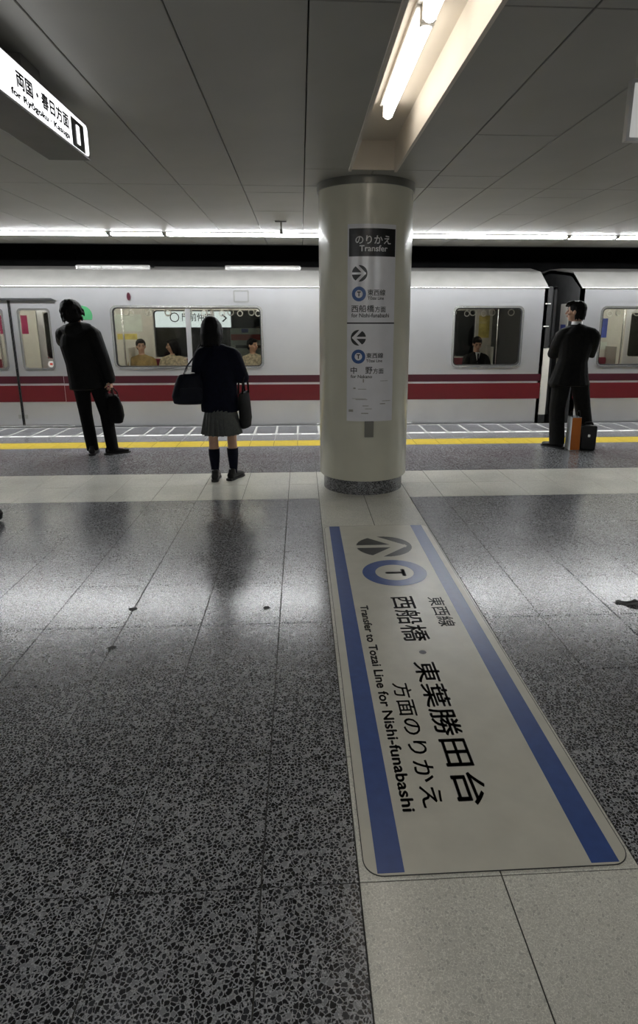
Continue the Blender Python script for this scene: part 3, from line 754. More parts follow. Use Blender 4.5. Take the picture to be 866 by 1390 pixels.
# end of the right car seen through the gap, with the gangway bellows
part('end_panel', MB().box(XR0 - .015, XR0, YN + .36, YN + .66, .1, 1.76), M_INT, car2, bevel=.02)
part('end_notice', MB().box(XR0 - .018, XR0 - .015, YN + .42, YN + .60, 1.05, 1.45), M_POST_B, car2)
bel = part('gangway', MB().box(XL1 + .02, XR0 - .02, 9.82, 9.86, .05, 1.95).box(XL1 + .02, XR0 - .02, 10.64, 10.68, .05, 1.95).box(XL1 + .02, XR0 - .02, 9.82, 10.68, 1.95, 1.99).box(XL1 + .0, XR0 - .0, 9.82, 10.68, .0, .05), M_BELL, car2)
for k in range(5):
    x = XL1 + .06 + k * .09
    part('bellows_fold', MB().box(x, x + .035, 9.78, 9.84, .05, 2.02).box(x, x + .035, 10.66, 10.72, .05, 2.02).box(x, x + .035, 9.78, 10.72, 1.98, 2.03), M_BELL, bel)
# posters inside the cars
def poster(car, a, b, z0, z1, m, y=YF - .093, name='poster'):
    return part(name, MB().box(a, b, y - .004, y, z0, z1), m, car)
poster(car1, -3.35, -2.85, 1.32, 1.62, M_POST_G); poster(car1, -3.30, -2.95, 1.18, 1.28, M_POST_Y)
poster(car1, -.45, -.05, 1.30, 1.62, M_POST_G); poster(car1, 3.30, 3.5, 1.2, 1.6, M_POST_Y); poster(car1, 2.0, 2.18, 1.2, 1.55, M_POST_G)
poster(car1, -5.42, -4.85, 1.28, 1.60, M_POST_M); poster(car1, -5.30, -5.0, 1.36, 1.54, M_POST_G)
poster(car2, 5.55, 5.75, 1.2, 1.55, M_POST_B); poster(car2, 5.50, 5.78, .98, 1.12, M_POST_G)
for a in (-6.3, -2.4, -1.5, 2.4, 3.0):
    poster(car1, a, a + .5, 1.78, 1.98, [M_POST_G, M_POST_Y][random.randrange(2)], YF - .1, 'overhead_poster')
# lit station name sign and posters on the tunnel wall
ws = thing('station_sign', 'lit white station name sign on the tunnel wall behind the train', 'sign', (-2.2, 12.9, 1.36))
part('case', MB().box(-2.97, -1.40, 12.86, 12.95, 1.36, 1.75), M_SBOX, ws)
part('lit_face', MB().box(-2.95, -1.42, 12.853, 12.862, 1.38, 1.73), M_LIT2, ws)
wf = lambda a, b: (a, 12.850, b)
mb = MB(); disc2(mb, (-2.55, 1.575), .075, .095, wf, 28); part('line_ring', mb, M_MAG, ws)
letter(ws, 'lettering', M_INK, '門前仲町', (-2.40, -1.80, 1.50, 1.66), wf, .01)
mb = MB().add([wf(-1.60, 1.62), wf(-1.58, 1.64), wf(-1.49, 1.56), wf(-1.58, 1.48), wf(-1.60, 1.50), wf(-1.53, 1.56)], [(0, 1, 2, 5), (5, 2, 3, 4)]); part('chevron', mb, M_INK, ws)
ad = thing('wall_poster', 'red banner poster on the tunnel wall behind the train', 'poster', (-1.0, 12.94, 1.0))
part('board', MB().box(-1.45, -.45, 12.92, 12.95, .80, 1.36), M_POST_G, ad); part('red_strip', MB().box(-1.44, -.46, 12.915, 12.92, 1.12, 1.24), M_POST_R, ad)
part('dark_strip', MB().box(-1.35, -.55, 12.915, 12.92, .96, 1.02), M_INK, ad); part('blue_badge', MB().box(-1.22, -1.08, 12.915, 12.92, 1.27, 1.35), M_POST_B, ad)

# ------------------------------------------------------------------ people
def remesh(mb, name, vox, it=3, fac=.5):
    me = mb.mesh(name); o = bpy.data.objects.new(name, me); COL.objects.link(o)
    r = o.modifiers.new('r', 'REMESH'); r.mode = 'VOXEL'; r.voxel_size = vox
    if it: s = o.modifiers.new('s', 'SMOOTH'); s.factor = fac; s.iterations = it
    dg = bpy.context.evaluated_depsgraph_get()
    out = bpy.data.meshes.new_from_object(o.evaluated_get(dg)); out.name = name
    bpy.data.objects.remove(o); bpy.data.meshes.remove(me)
    return out
def local(name, me, m, root):
    me.materials.clear(); me.materials.append(m)
    return put(name, me, m, root, True)
def hand(mb, wrist, d, n, side, curl):
    """palm and five bent fingers; d along the hand, n out of the palm side, side = thumb side sign"""
    wrist, d, n = Vector(wrist), Vector(d).normalized(), Vector(n)
    n = (n - d * n.dot(d)).normalized(); s = d.cross(n) * side
    mb.tube([wrist - d * .02, wrist + d * .02, wrist + d * .055, wrist + d * .088], [(.024, .020), (.033, .017), (.040, .015), (.038, .012)], s)
    for i, L in enumerate((.068, .078, .072, .056)):
        p = wrist + d * .088 + s * (.031 - .0207 * i)
        pts = [p - d * .02, p]; a = curl * .55
        for k, f in enumerate((.44, .32, .24)):
            p = p + (d * math.cos(a) + n * math.sin(a)) * L * f; pts.append(p); a += curl
        mb.tube(pts, [.0088, .0088, .0082, .0076, .0066], s, 8)
    p = wrist + d * .02 + s * .030
    q = p + (d * .65 + s * .62 + n * .35).normalized() * .036
    r = q + (d * .75 + n * (.3 + .5 * min(1, curl)) + s * .1).normalized() * .030
    t = r + (d * .7 + n * (.2 + .6 * min(1, curl)) - s * .15).normalized() * .024
    mb.tube([p, q, r, t], [.013, .011, .0095, .008], n, 8)
def head_parts(mb, c, R):
    """skull, jaw, nose, ears; R turns the head (face looks along +y)"""
    c = Vector(c); P = lambda x, y, z: c + R @ Vector((x, y, z))
    mb.ell(P(0, -.008, .022), (.075, .094, .094), R)
    mb.ell(P(0, .022, -.040), (.058, .066, .072), R)
    mb.ell(P(0, .052, -.078), (.030, .030, .026), R)
    mb.tube([P(0, .088, .020), P(0, .104, -.010), P(0, .108, -.022)], [.009, .012, .014], (1, 0, 0), 8)
    for s in (-1, 1):
        mb.ell(P(s * .076, -.005, -.010), (.010, .020, .032), R)
        mb.ell(P(s * .042, .060, -.022), (.022, .022, .022), R)
    mb.tube([P(0, .086, -.048), P(0, .090, -.056)], [(.022, .008), (.020, .008)], (1, 0, 0), 8)
def face_parts(c, R, root):
    c = Vector(c); P = lambda x, y, z: c + R @ Vector((x, y, z))
    for s in (-1, 1):
        put('eye', MB().ell(P(s * .031, .080, .010), (.013, .008, .007), R, 10, 6).mesh('eye'), M_EYE, root, True)
        put('eyebrow', MB().tube([P(s * .016, .090, .030), P(s * .034, .087, .035), P(s * .050, .074, .030)], [.004, .005, .003], (0, 0, 1), 6).mesh('eyebrow'), M_HAIR, root, True)
    put('mouth', MB().ell(P(0, .092, -.052), (.021, .007, .006), R, 10, 6).mesh('mouth'), M_LIP, root, True)
def shoe(root, p, yaw, L=.27, name='shoe'):
    R = Matrix.Rotation(yaw, 3, 'Z'); p = Vector(p); P = lambda x, y, z: p + R @ Vector((x, y, z))
    mb = MB()
    mb.tube([P(0, -.065, .045), P(0, .02, .045), P(0, .11, .036), P(0, L - .095, .030)], [(.036, .042), (.037, .042), (.044, .031), (.034, .024)], R @ Vector((1, 0, 0)), 12)
    mb.tube([P(0, -.03, .06), P(0, -.03, .105)], [(.036, .042), (.034, .040)], R @ Vector((1, 0, 0)), 12, .2)
    o = local(name, remesh(mb, name, .008, 3), M_SHOE, root)
    mb = MB()
    out = [(.0, -.105), (.030, -.095), (.038, -.05), (.034, .02), (.046, .10), (.040, L - .105), (.018, L - .07), (-.018, L - .07), (-.038, L - .105), (-.042, .10), (-.034, .02), (-.038, -.05), (-.030, -.095)]
    mb.prism(out, lambda a, b, d: P(a, b, d), .0005, .016)
    mb.prism([(a * .95, b) for a, b in out if b < 0], lambda a, b, d: P(a, b, d), 0.0, .022)
    put('sole', mb.mesh('sole'), M_RUB, o)
def rot(yaw=0, pitch=0, roll=0):
    return (Matrix.Rotation(yaw, 3, 'Z') @ Matrix.Rotation(pitch, 3, 'X') @ Matrix.Rotation(roll, 3, 'Y'))
def limb(a, b, c, k=.5):
    a, b, c = Vector(a), Vector(b), Vector(c)
    return [a, a.lerp(b, k), b, b.lerp(c, k), c]
def body(root, J, vox=.006, hands=True, legs=True):
    """one continuous skin figure under the clothes"""
    mb = MB()
    hp, ch, nk, hd = [Vector(J[k]) for k in ('pelvis', 'chest', 'neck', 'head')]
    R = J['R']
    mb.tube([hp - Vector((0, 0, .05)), hp.lerp(ch, .45), ch, nk - Vector((0, 0, .03))], [(.130, .085), (.110, .078), (.130, .085), (.062, .058)], J.get('side', (1, 0, 0)))
    mb.tube([nk - Vector((0, 0, .06)), nk, hd + R @ Vector((0, -.012, -.03))], [.060, .053, .052])
    head_parts(mb, hd, R)
    for s in 'LR':
        sh, el, wr = [Vector(J[k + s]) for k in ('sh', 'el', 'wr')]
        mb.tube([ch.lerp(nk, .6)] + limb(sh, el, wr), [.05, .046, .040, .034, .032, .022])
        if hands: hand(mb, wr, J['hd' + s], J['hn' + s], J.get('hs' + s, 1), J.get('hc' + s, .6))
        if legs:
            hi, kn, an = [Vector(J[k + s]) for k in ('hi', 'kn', 'an')]
            mb.tube([hi + Vector((0, 0, .05))] + limb(hi, kn, an), [.075, .072, .058, .046, .047, .028])
            ft = Vector(J['ft' + s])
            mb.tube([an, an + ft * .05 - Vector((0, 0, .03)), an + ft * .13 - Vector((0, 0, .045))], [.028, (.03, .024), (.034, .016)])
    return local('body', remesh(mb, 'body', vox, 2, .4), M_SKIN, root)
def trousers(root, J, m, r=(.105, .088, .072, .070, .068), vox=.01, hips=(.165, .115), flare=0):
    mb = MB(); hp = Vector(J['pelvis'])
    mb.tube([hp + Vector((0, 0, .10)), hp + Vector((0, 0, .02)), hp - Vector((0, 0, .05))], [(hips[0] * .93, hips[1] * .95), hips, (hips[0] * .95, hips[1] * .95)], J.get('side', (1, 0, 0)))
    for s in 'LR':
        hi, kn, an = [Vector(J[k + s]) for k in ('hi', 'kn', 'an')]
        e = an + Vector((0, 0, -.035))
        mb.tube(limb(hi, kn, e), r, (1, 0, 0), 14, .25)
    o = local('trousers', remesh(mb, 'trousers', vox, 2), m, root)
    return o
def hair(root, mb, vox=.008, m=None):
    return local('hair', remesh(mb, 'hair', vox, 1, .4), m or M_HAIR, root)

# --- man in the dark parka, left
pm = thing('person', 'person in a black hooded parka and black trousers with back to camera', 'person', (-2.34, 7.05, 0))
RL = rot(.30, -.12, -.16)
J = dict(pelvis=(-.065, 0, .90), chest=(-.135, .0, 1.25), neck=(-.165, .015, 1.46), head=(-.185, .035, 1.597), R=RL, side=(1, .15, 0),
         shL=(-.29, .03, 1.36), elL=(-.365, .16, 1.28), wrL=(-.27, .32, 1.42), hdL=(.3, .2, .9), hnL=(.3, -1, 0), hcL=.9, hsL=1,
         shR=(.035, -.01, 1.36), elR=(.125, -.03, 1.10), wrR=(.178, .0, .855), hdR=(.02, .03, -1), hnR=(-1, .1, 0), hcR=1.25, hsR=-1,
         hiL=(-.155, 0, .86), knL=(-.145, .035, .46), anL=(-.095, .0, .085), ftL=Vector((0, 1, 0)),
         hiR=(.02, 0, .86), knR=(.09, .02, .46), anR=(.135, -.01, .085), ftR=Vector((.8, .5, 0)))
body(pm, J)
face_parts(J['head'], RL, pm)
trousers(pm, J, M_TROU, (.098, .085, .072, .070, .066))
mb = MB()
mb.tube([(-.075, 0, .765), (-.08, 0, .86), (-.105, 0, 1.05), (-.135, 0, 1.25), (-.145, .005, 1.36), (-.155, .01, 1.43)], [(.205, .145), (.200, .142), (.188, .132), (.200, .135), (.165, .118), (.095, .090)], (1, .12, 0), 18, .15)
mb.tube(limb(J['shL'], J['elL'], Vector(J['wrL']) + Vector((0, -.02, -.03))), [.092, .084, .076, .066, .058], (1, 0, 0), 14, .7)
mb.tube(limb(J['shR'], J['elR'], J['wrR']), [.092, .085, .076, .070, .062], (1, 0, 0), 14, .7)
mb.tube([(-.255, -.03, 1.415), (-.19, -.085, 1.405), (-.13, -.095, 1.40), (-.06, -.075, 1.43), (.01, -.02, 1.44)], [(.045, .05), (.06, .075), (.065, .085), (.06, .07), (.04, .04)], (0, 1, 0), 12)
mb.tube([(-.24, .05, 1.43), (-.17, -.05, 1.46), (-.08, .03, 1.45)], [.035, .045, .035], (0, 0, 1), 10)
mb.tube([(-.02, -.09, 1.41), (.02, -.045, 1.435)], [.022, .018], (0, 0, 1), 8)
for s_ in 'LR': mb.tube([(-.155, .0, 1.425), Vector(J['sh' + s_]) + Vector((0, 0, .015))], [.075, .075], (0, 1, 0), 12)
local('parka', remesh(mb, 'parka', .009, 2), M_COAT, pm)
hd = Vector(J['head']); P = lambda x, y, z: hd + RL @ Vector((x, y, z))
mb = MB(); mb.ell(P(0, -.018, .034), (.116, .118, .106), RL); mb.ell(P(0, -.058, -.035), (.100, .072, .095), RL); mb.ell(P(-.02, .02, .085), (.085, .085, .06), RL)
for k in range(46):
    a = random.uniform(0, 2 * PI); h = random.uniform(-.09, .11); rr = math.sqrt(max(.05, 1 - (h / .13) ** 2)) * .110
    x, y = rr * math.cos(a), rr * math.sin(a) * 1.03 - .02
    if y > .045 and h < .05: continue
    mb.tube([P(x * .9, y * .9, h + .02), P(x * 1.12, y * 1.08 - .004, h - .012), P(x * 1.16, y * 1.1 - .008, h - .048)], [.014, .012, .004], (0, 0, 1), 6)
hair(pm, mb)
shoe(pm, (-.095, .0, 0), .1); shoe(pm, (.135, -.01, 0), -1.0)
# his bag
bg = thing('handbag', 'black soft bag hanging from the hand of the parka wearer', 'bag', (-2.155, 7.05, .36), -.75)
mb = MB(); mb.tube([(0, 0, .02), (0, 0, .10), (0, 0, .20), (0, 0, .29), (0, 0, .315)], [(.140, .060), (.175, .078), (.165, .070), (.125, .045), (.105, .028)], (1, 0, 0), 18, .3)
local('pouch', remesh(mb, 'pouch', .008, 2), M_COAT, bg)
for y in (-.03, .03):
    put('handle', MB().tube([(-.075, y, .29), (-.060, y * .8, .36), (-.02, y * .3, .402), (.02, y * .3, .402), (.060, y * .8, .36), (.075, y, .29)], [.008] * 6, (0, 1, 0), 8).mesh('handle'), M_COAT, bg, True)
put('zip', MB().box(-.10, .10, -.004, .004, .325, .336).mesh('zip'), M_ALU, bg)

# --- schoolgirl
pg = thing('person', 'person in navy coat, grey pleated skirt and knee socks with back to camera', 'person', (-.765, 5.78, 0))
RG = rot(-.25, -.18, -.05)
J = dict(pelvis=(-.01, 0, .80), chest=(-.01, 0, 1.10), neck=(-.03, .01, 1.285), head=(-.055, .03, 1.418), R=RG,
         shL=(-.155, 0, 1.185), elL=(-.215, .03, .96), wrL=(-.13, .19, 1.03), hdL=(.6, .6, .3), hnL=(.5, -.7, 0), hcL=.8, hsL=1,
         shR=(.13, 0, 1.185), elR=(.205, .02, .985), wrR=(.10, .20, 1.00), hdR=(-.7, .5, .1), hnR=(-.4, -.8, 0), hcR=.8, hsR=-1,
         hiL=(-.085, 0, .76), knL=(-.09, .02, .42), anL=(-.085, .0, .075), ftL=Vector((-.05, 1, 0)),
         hiR=(.075, 0, .76), knR=(.085, .04, .42), anR=(.09, .03, .075), ftR=Vector((.3, 1, 0)))
body(pg, J)
face_parts(J['head'], RG, pg)
mb = MB()
mb.tube([(-.01, 0, .675), (-.01, 0, .78), (-.01, 0, .95), (-.012, 0, 1.10), (-.015, 0, 1.19), (-.028, .005, 1.27)], [(.178, .135), (.178, .135), (.165, .125), (.175, .122), (.150, .105), (.078, .070)], (1, 0, 0), 18, .12)
mb.tube(limb(J['shL'], J['elL'], J['wrL']), [.082, .074, .067, .058, .050], (1, 0, 0), 14, .75)
mb.tube(limb(J['shR'], J['elR'], J['wrR']), [.082, .076, .070, .060, .050], (1, 0, 0), 14, .75)
mb.tube([(-.11, .02, 1.265), (-.03, -.055, 1.275), (.05, .02, 1.265)], [.03, .036, .03], (0, 0, 1), 10)
for s_ in 'LR': mb.tube([(-.028, .0, 1.245), Vector(J['sh' + s_]) + Vector((0, 0, .01))], [.062, .070], (0, 1, 0), 12)
local('coat', remesh(mb, 'coat', .009, 2), M_NAVY, pg)
pl = lambda a, z: 1 + (.025 + .075 * (1 - min(1, max(0, (z - .455) / .24)))) * (((a * 12 / PI) % 1.0) * 2 - 1)
put('skirt', MB().lathe([(.135, .72), (.148, .68), (.163, .60), (.176, .52), (.186, .462), (.182, .458), (.160, .56), (.14, .68)], (-.005, .01, 0), 168, wave=pl).mesh('skirt'), M_SKIRT, pg)
for s in 'LR':
    kn, an = Vector(J['kn' + s]), Vector(J['an' + s])
    a = kn.lerp(an, .33)
    put('sock', MB().tube([a, kn.lerp(an, .5), kn.lerp(an, .75), an, an - Vector((0, 0, .04))], [.0545, .0535, .044, .034, .034], (1, 0, 0), 16, .05).mesh('sock'), M_NAVY, pg, True)
shoe(pg, (-.085, .0, 0), .03, .245); shoe(pg, (.09, .03, 0), -.45, .245)
hd = Vector(J['head']); P = lambda x, y, z: hd + RG @ Vector((x, y, z))
mb = MB(); mb.ell(P(0, -.016, .026), (.090, .108, .102), RG)
mb.tube([P(0, -.035, .04), P(0, -.05, -.03), P(0, -.052, -.09), P(.005, -.04, -.135)], [(.088, .075), (.090, .066), (.086, .058), (.076, .048)], RG @ Vector((1, 0, 0)), 16)
for s in (-1, 1): mb.tube([P(s * .06, .03, .06), P(s * .082, .015, 0), P(s * .082, .0, -.07), P(s * .072, -.02, -.13)], [(.02, .035), (.018, .034), (.018, .03), (.014, .024)], RG @ Vector((1, 0, 0)), 10)
for k in range(40):
    a = PI + PI * k / 39; x, y = .088 * math.cos(a), .1 * math.sin(a) * .9 - .02
    mb.tube([P(x * .9, y, .03), P(x * 1.04, y * 1.0 - .004, -.05), P(x * .95, y * .8 - .012, -.14 + random.uniform(-.02, .01))], [.008, .0085, .004], (0, 0, 1), 6)
hair(pg, mb, .007)
# shoulder bag
sb = thing('shoulder_bag', 'navy nylon shoulder bag hanging at the left side of the schoolgirl', 'bag', (-1.03, 5.74, .735), .15)
mb = MB()
mb.tube([(0, 0, .02), (0, 0, .09), (0, 0, .19), (0, 0, .26), (0, 0, .285)], [(.165, .055), (.180, .080), (.150, .075), (.120, .05), (.100, .03)], (1, 0, 0), 18, .25)
local('pouch', remesh(mb, 'pouch', .008, 2), M_BAGN, sb)
for y, dx in ((-.035, 0), (.04, .01)):
    put('strap', MB().tube([(-.07 + dx, y, .26), (-.03 + dx, y, .36), (.05 + dx, y * 1.2, .46), (.098, .03 + y * 1.2, .553), (.135, .04 + y, .535), (.12, .04 + y, .40), (.085, y, .26)], [(.014, .004)] * 7, (0, 1, 0), 8).mesh('strap'), M_BAGN, sb, True)
put('pocket', MB().prism(rrect(-.10, .10, .05, .17, .02), lambda a, b, d: (a, d, b), -.088, -.072).mesh('pocket'), M_BAGN, sb)
put('zip', MB().box(-.09, .09, -.005, .005, .296, .306).mesh('zip'), M_ALU, sb)
# tote
tb = thing('tote_bag', 'slim black tote hanging from the right forearm of the schoolgirl', 'bag', (-.545, 5.80, .49), 1.15)
mb = MB(); mb.tube([(.02, 0, .02), (.015, 0, .10), (.0, 0, .25), (-.01, 0, .36)], [(.085, .025), (.105, .038), (.105, .034), (.095, .020)], (1, 0, 0), 18, .3)
local('pouch', remesh(mb, 'pouch', .008, 2), M_COAT, tb)
for y in (-.022, .022):
    put('handle', MB().tube([(-.07, y, .35), (-.055, y, .47), (-.01, y * 1.4, .555), (.035, y, .47), (.05, y, .35)], [(.010, .003)] * 5, (0, 1, 0), 8).mesh('handle'), M_SHOE, tb, True)

# --- man in the suit, right
pr = thing('person', 'person in a charcoal suit with folded arms and feet apart', 'person', (3.28, 7.12, 0))
RR = rot(.95, .0, .04)
J = dict(pelvis=(-.07, 0, .93), chest=(-.045, 0, 1.25), neck=(-.055, .0, 1.47), head=(-.075, .02, 1.605), R=RR, side=(1, .1, 0),
         shL=(-.205, .02, 1.335), elL=(-.265, .10, 1.125), wrL=(-.06, .25, 1.15), hdL=(1, -.1, .1), hnL=(-.1, -1, 0), hcL=.5, hsL=1,
         shR=(.135, -.02, 1.335), elR=(.185, .08, 1.135), wrR=(-.02, .23, 1.19), hdR=(-1, 0, .1), hnR=(0, -1, 0), hcR=.5, hsR=-1,
         hiL=(-.165, 0, .88), knL=(-.195, .02, .47), anL=(-.175, -.02, .085), ftL=Vector((-.3, 1, 0)),
         hiR=(.025, 0, .88), knR=(.13, .03, .47), anR=(.215, .0, .085), ftR=Vector((.3, 1, 0)))
body(pr, J)
face_parts(J['head'], RR, pr)
trousers(pr, J, M_SUIT, (.108, .102, .092, .090, .090))
mb = MB()
mb.tube([(-.085, 0, .765), (-.08, 0, .88), (-.065, 0, 1.05), (-.045, 0, 1.25), (-.045, 0, 1.36), (-.05, 0, 1.42), (-.054, 0, 1.455)], [(.262, .165), (.222, .145), (.180, .125), (.205, .132), (.195, .118), (.120, .088), (.075, .070)], (1, .1, 0), 18, .1)
mb.tube(limb(J['shL'], J['elL'], J['wrL']), [.088, .080, .073, .060, .048], (1, 0, 0), 14, .75)
mb.tube(limb(J['shR'], J['elR'], J['wrR']), [.088, .080, .073, .060, .048], (1, 0, 0), 14, .75)
mb.tube([(-.27, -.02, .80), (-.30, -.02, .765)], [(.05, .08), (.05, .08)], (1, 0, 0), 10)
mb.tube([(-.125, .02, 1.44), (-.055, -.060, 1.455), (.02, .02, 1.44)], [.022, .026, .022], (0, 0, 1), 10)
for s_ in 'LR': mb.tube([(-.052, .0, 1.415), Vector(J['sh' + s_]) + Vector((0, 0, .012))], [.062, .076], (0, 1, 0), 12)
local('jacket', remesh(mb, 'jacket', .009, 2), M_SUIT, pr)
put('shirt_collar', MB().lathe([(.062, 0), (.060, .035), (.055, .036)], (-.057, .002, 1.462), 28).mesh('shirt_collar'), M_INKW, pr, True)
shoe(pr, (-.175, -.02, 0), .6, .28); shoe(pr, (.215, .0, 0), -.8, .28)
hd = Vector(J['head']); P = lambda x, y, z: hd + RR @ Vector((x, y, z))
mb = MB(); mb.ell(P(0, -.022, .036), (.088, .100, .092), RR); mb.ell(P(0, -.062, -.020), (.074, .055, .075), RR); mb.ell(P(.01, .045, .088), (.07, .06, .034), RR)
for k in range(40):
    a = random.uniform(-.2, PI + .2) if k % 2 else random.uniform(0, 2 * PI); h = random.uniform(-.07, .10); rr = math.sqrt(max(.05, 1 - (h / .12) ** 2)) * .085
    x, y = rr * math.cos(a), -abs(rr * math.sin(a)) * 1.1 - .01
    mb.tube([P(x * .9, y * .9, h + .025), P(x * 1.06, y * 1.05, h - .01), P(x * 1.05, y * 1.06, h - .04)], [.012, .011, .005], (0, 0, 1), 6)
for k in range(9):
    x = -.06 + .015 * k
    mb.tube([P(x, .02, .115), P(x * 1.1, .085, .098), P(x * 1.15, .108, .058 + random.uniform(-.01, .01))], [.016, .015, .006], (1, 0, 0), 6)
hair(pr, mb)
# shopping bag and briefcase between his feet
ob = thing('shopping_bag', 'white paper shopping bag with orange side standing between the feet', 'bag', (3.262, 7.02, 0), -.04)
W, D, Hh = .058, .085, .395
part_m = MB().add([(-W, -D, 0), (W, -D, 0), (W, D, 0), (-W, D, 0), (-W * .96, -D * .8, Hh), (W * .96, -D * .8, Hh), (W * .96, D * .8, Hh), (-W * .96, D * .8, Hh)], [(0, 3, 2, 1), (0, 1, 5, 4), (1, 2, 6, 5), (2, 3, 7, 6), (3, 0, 4, 7)])
me = part_m.mesh('paper_body', fix=False); pb = put('paper_body', me, M_PAPER, ob); sd = pb.modifiers.new('t', 'SOLIDIFY'); sd.thickness = .002
put('orange_side', MB().add([(-W * .98, -D - .002, .004), (W * .98, -D - .002, .004), (W * .94, -D * .8 - .002, Hh - .004), (-W * .94, -D * .8 - .002, Hh - .004)], [(0, 1, 2, 3)]).add([(-W * .98, -D - .001, .004), (W * .98, -D - .001, .004), (W * .94, -D * .8 - .001, Hh - .004), (-W * .94, -D * .8 - .001, Hh - .004)], [(3, 2, 1, 0)]).mesh('orange_side', fix=False), M_ORANGE, ob)
for y in (-.044, .044):
    put('handle', MB().tube([(y, -.045, Hh - .03), (y, -.04, Hh + .04), (y, -.015, Hh + .07), (y, .015, Hh + .07), (y, .04, Hh + .04), (y, .045, Hh - .03)], [.004] * 6, (0, 1, 0), 6).mesh('handle'), M_INK, ob, True)
bc = thing('briefcase', 'black leather briefcase standing beside the orange shopping bag', 'bag', (3.425, 6.98, 0), -.25)
mb = MB().box(-.09, .09, -.06, .06, .002, .30); me = mb.mesh('case'); bev(me, .022, 3); put('case', me, M_SHOE, bc, True)
put('flap', MB().prism(rrect(-.085, .085, .15, .298, .02), lambda a, b, d: (a, d, b), -.068, -.06).mesh('flap'), M_SHOE, bc)
put('handle', MB().tube([(-.05, 0, .295), (-.04, 0, .325), (0, 0, .335), (.04, 0, .325), (.05, 0, .295)], [.009] * 5, (0, 1, 0), 8).mesh('handle'), M_SHOE, bc, True)
for x in (.0,): put('clasp', MB().box(x - .012, x + .012, -.073, -.067, .165, .195).mesh('clasp'), M_STEEL2, bc)

# --- passengers on the far bench
def passenger(label, x, z_head, yaw, coat, hairm, longhair=False, pitch=-.1, collar=None, hand_up=False, y=11.13):
    p = thing('person', label, 'person', (x, y, .43), PI)
    h = z_head - .43 - .115
    R = rot(yaw, pitch, 0)
    J = dict(pelvis=(0, 0, .10), chest=(0, .0, h - .33), neck=(0, .01, h - .14), head=(0, .035, h), R=R,
             shL=(-.165, 0, h - .26), elL=(-.22, .08, h - .46), wrL=(-.06, .26, h - .50), hdL=(.6, .7, -.2), hnL=(0, -.2, -1), hcL=.5, hsL=1,
             shR=(.165, 0, h - .26), elR=(.22, .08, h - .46), wrR=(.06, .26, h - .47), hdR=(-.6, .7, -.2), hnR=(0, -.2, -1), hcR=.5, hsR=-1,
             hiL=(-.09, .05, .07), knL=(-.11, .43, .06), anL=(-.11, .40, -.32), ftL=Vector((0, 1, 0)),
             hiR=(.09, .05, .07), knR=(.11, .43, .06), anR=(.11, .40, -.32), ftR=Vector((0, 1, 0)))
    body(p, J, .009)
    face_parts(J['head'], R, p)
    mb = MB()
    mb.tube([(0, 0, .02), (0, 0, .18), (0, 0, h - .34), (0, 0, h - .25), (0, 0, h - .19), (0, .005, h - .145)], [(.18, .135), (.175, .13), (.182, .125), (.165, .105), (.105, .085), (.065, .062)], (1, 0, 0), 16, .1)
    for s in 'LR': mb.tube(limb(J['sh' + s], J['el' + s], J['wr' + s]), [.078, .072, .066, .058, .046], (1, 0, 0), 12, .75)
    for s in 'LR': mb.tube([(0, 0, h - .19), Vector(J['sh' + s]) + Vector((0, 0, .01))], [.06, .066], (0, 1, 0), 10)
    local('jacket', remesh(mb, 'jacket', .012, 2), coat, p)
    trousers(p, J, M_TROU, (.098, .090, .078, .070, .066), .014)
    for s in 'LR':
        an = Vector(J['an' + s]); shoe(p, (an.x, an.y, -.41), 0, .26)
    hd = Vector(J['head']); P = lambda a, b, c: hd + R @ Vector((a, b, c))
    mb = MB(); mb.ell(P(0, -.022, .036), (.088, .098, .092), R); mb.ell(P(0, -.058, -.02), (.076, .058, .075), R); mb.ell(P(0, .045, .088), (.06, .05, .03), R)
    if longhair:
        mb.tube([P(0, -.04, .03), P(0, -.06, -.06), P(0, -.055, -.15)], [(.088, .06), (.092, .055), (.07, .045)], R @ Vector((1, 0, 0)), 14)
        for s in (-1, 1): mb.tube([P(s * .07, .03, .06), P(s * .084, .01, -.02), P(s * .08, -.01, -.12)], [(.02, .03), (.018, .03), (.014, .024)], R @ Vector((1, 0, 0)), 8)
    hair(p, mb, .01, hairm)
    if collar: put('shirt', MB().prism([(-.045, h - .15), (.045, h - .15), (.0, h - .34)], lambda a, b, d: (a, d, b), .105, .13).mesh('shirt'), M_INKW, p); put('tie', MB().prism([(-.012, h - .17), (.012, h - .17), (.014, h - .33), (-.014, h - .33)], lambda a, b, d: (a, d, b), .13, .136).mesh('tie'), M_NAVY, p)
    return p
passenger('seated passenger in a tan brown jacket behind the left train window', -2.82, 1.19, .35, M_TAN, M_HAIR)
passenger('seated passenger with long dark hair turned left behind the left window', -2.27, 1.19, -1.35, M_CAMO, M_HAIR, True)
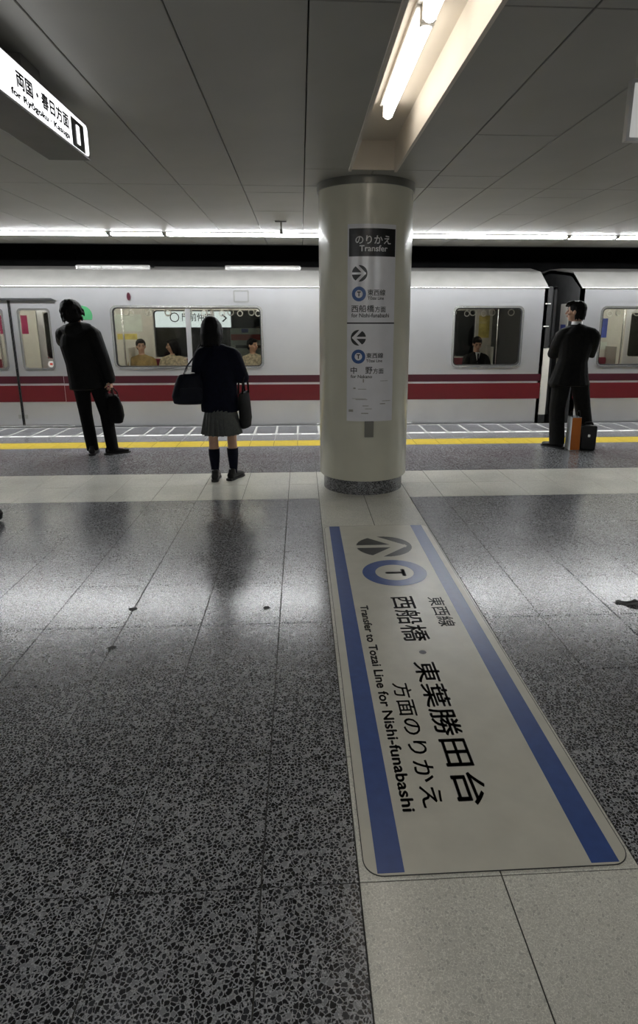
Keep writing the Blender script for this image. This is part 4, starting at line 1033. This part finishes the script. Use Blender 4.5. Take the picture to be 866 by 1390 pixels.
passenger('seated passenger in a beige coat at the right of the wide window', -.86, 1.20, .9, M_CAMO, M_HAIR, False)
passenger('seated passenger in a dark suit looking down behind the small window', 3.20, 1.22, .0, M_SUIT, M_HAIR, False, -.45, True)

# ------------------------------------------------------------------ marks and small things on the floor
def gum(x, y, r, label):
    n = 14; poly = [(x + r * random.uniform(.75, 1.15) * math.cos(2 * PI * i / n), y + r * .8 * random.uniform(.75, 1.15) * math.sin(2 * PI * i / n)) for i in range(n)]
    me = MB().prism(poly, lambda a, b, d: (a, b, d), .0004, .0028).mesh('gum_spot', Vector((x, y, 0)))
    o = put('gum_spot', me, M_GUM); o.location = (x, y, 0); tag(o, label, 'gum', 'trodden gum on the floor')
gum(-.925, 3.03, .024, 'black gum spot on the left tile joint in the shiny band')
gum(-.205, 3.006, .019, 'black gum spot on the floor below the schoolgirl reflection')
gum(-.915, 2.63, .019, 'faint gum spot nearest the camera on the left')
hm = MB().add([(-.10, .05, 0), (-.06, .08, 0), (-.02, .03, 0), (.03, .02, 0), (.08, .05, 0), (.10, .0, 0), (.06, -.05, 0), (.0, -.055, 0), (-.05, -.01, 0), (-.10, .015, 0)], [])
poly = [(v[0] * .62, v[1] * .62) for v in hm.v]
lf = put('scrap', MB().prism(poly, lambda a, b, d: (a, b, d + .006 * math.sin(a * 40)), .008, .0105).mesh('scrap'), M_GUM)
lf.location = (1.772, 2.937, 0); tag(lf, 'small black curled scrap on the floor at the right edge', 'litter')
fb = thing('bag', 'black bag on the floor just cut by the left edge', 'bag', (-2.44, 4.58, 0), .3)
mb = MB(); mb.tube([(0, 0, .015), (0, 0, .06), (0, 0, .11), (0, 0, .14)], [(.11, .06), (.12, .07), (.10, .05), (.07, .03)], (1, 0, 0), 16, .3)
local('pouch', remesh(mb, 'pouch', .01, 2), M_SHOE, fb)
put('handle', MB().tube([(-.05, 0, .13), (-.03, 0, .175), (.03, 0, .175), (.05, 0, .13)], [.006] * 4, (0, 1, 0), 8).mesh('handle'), M_SHOE, fb, True)
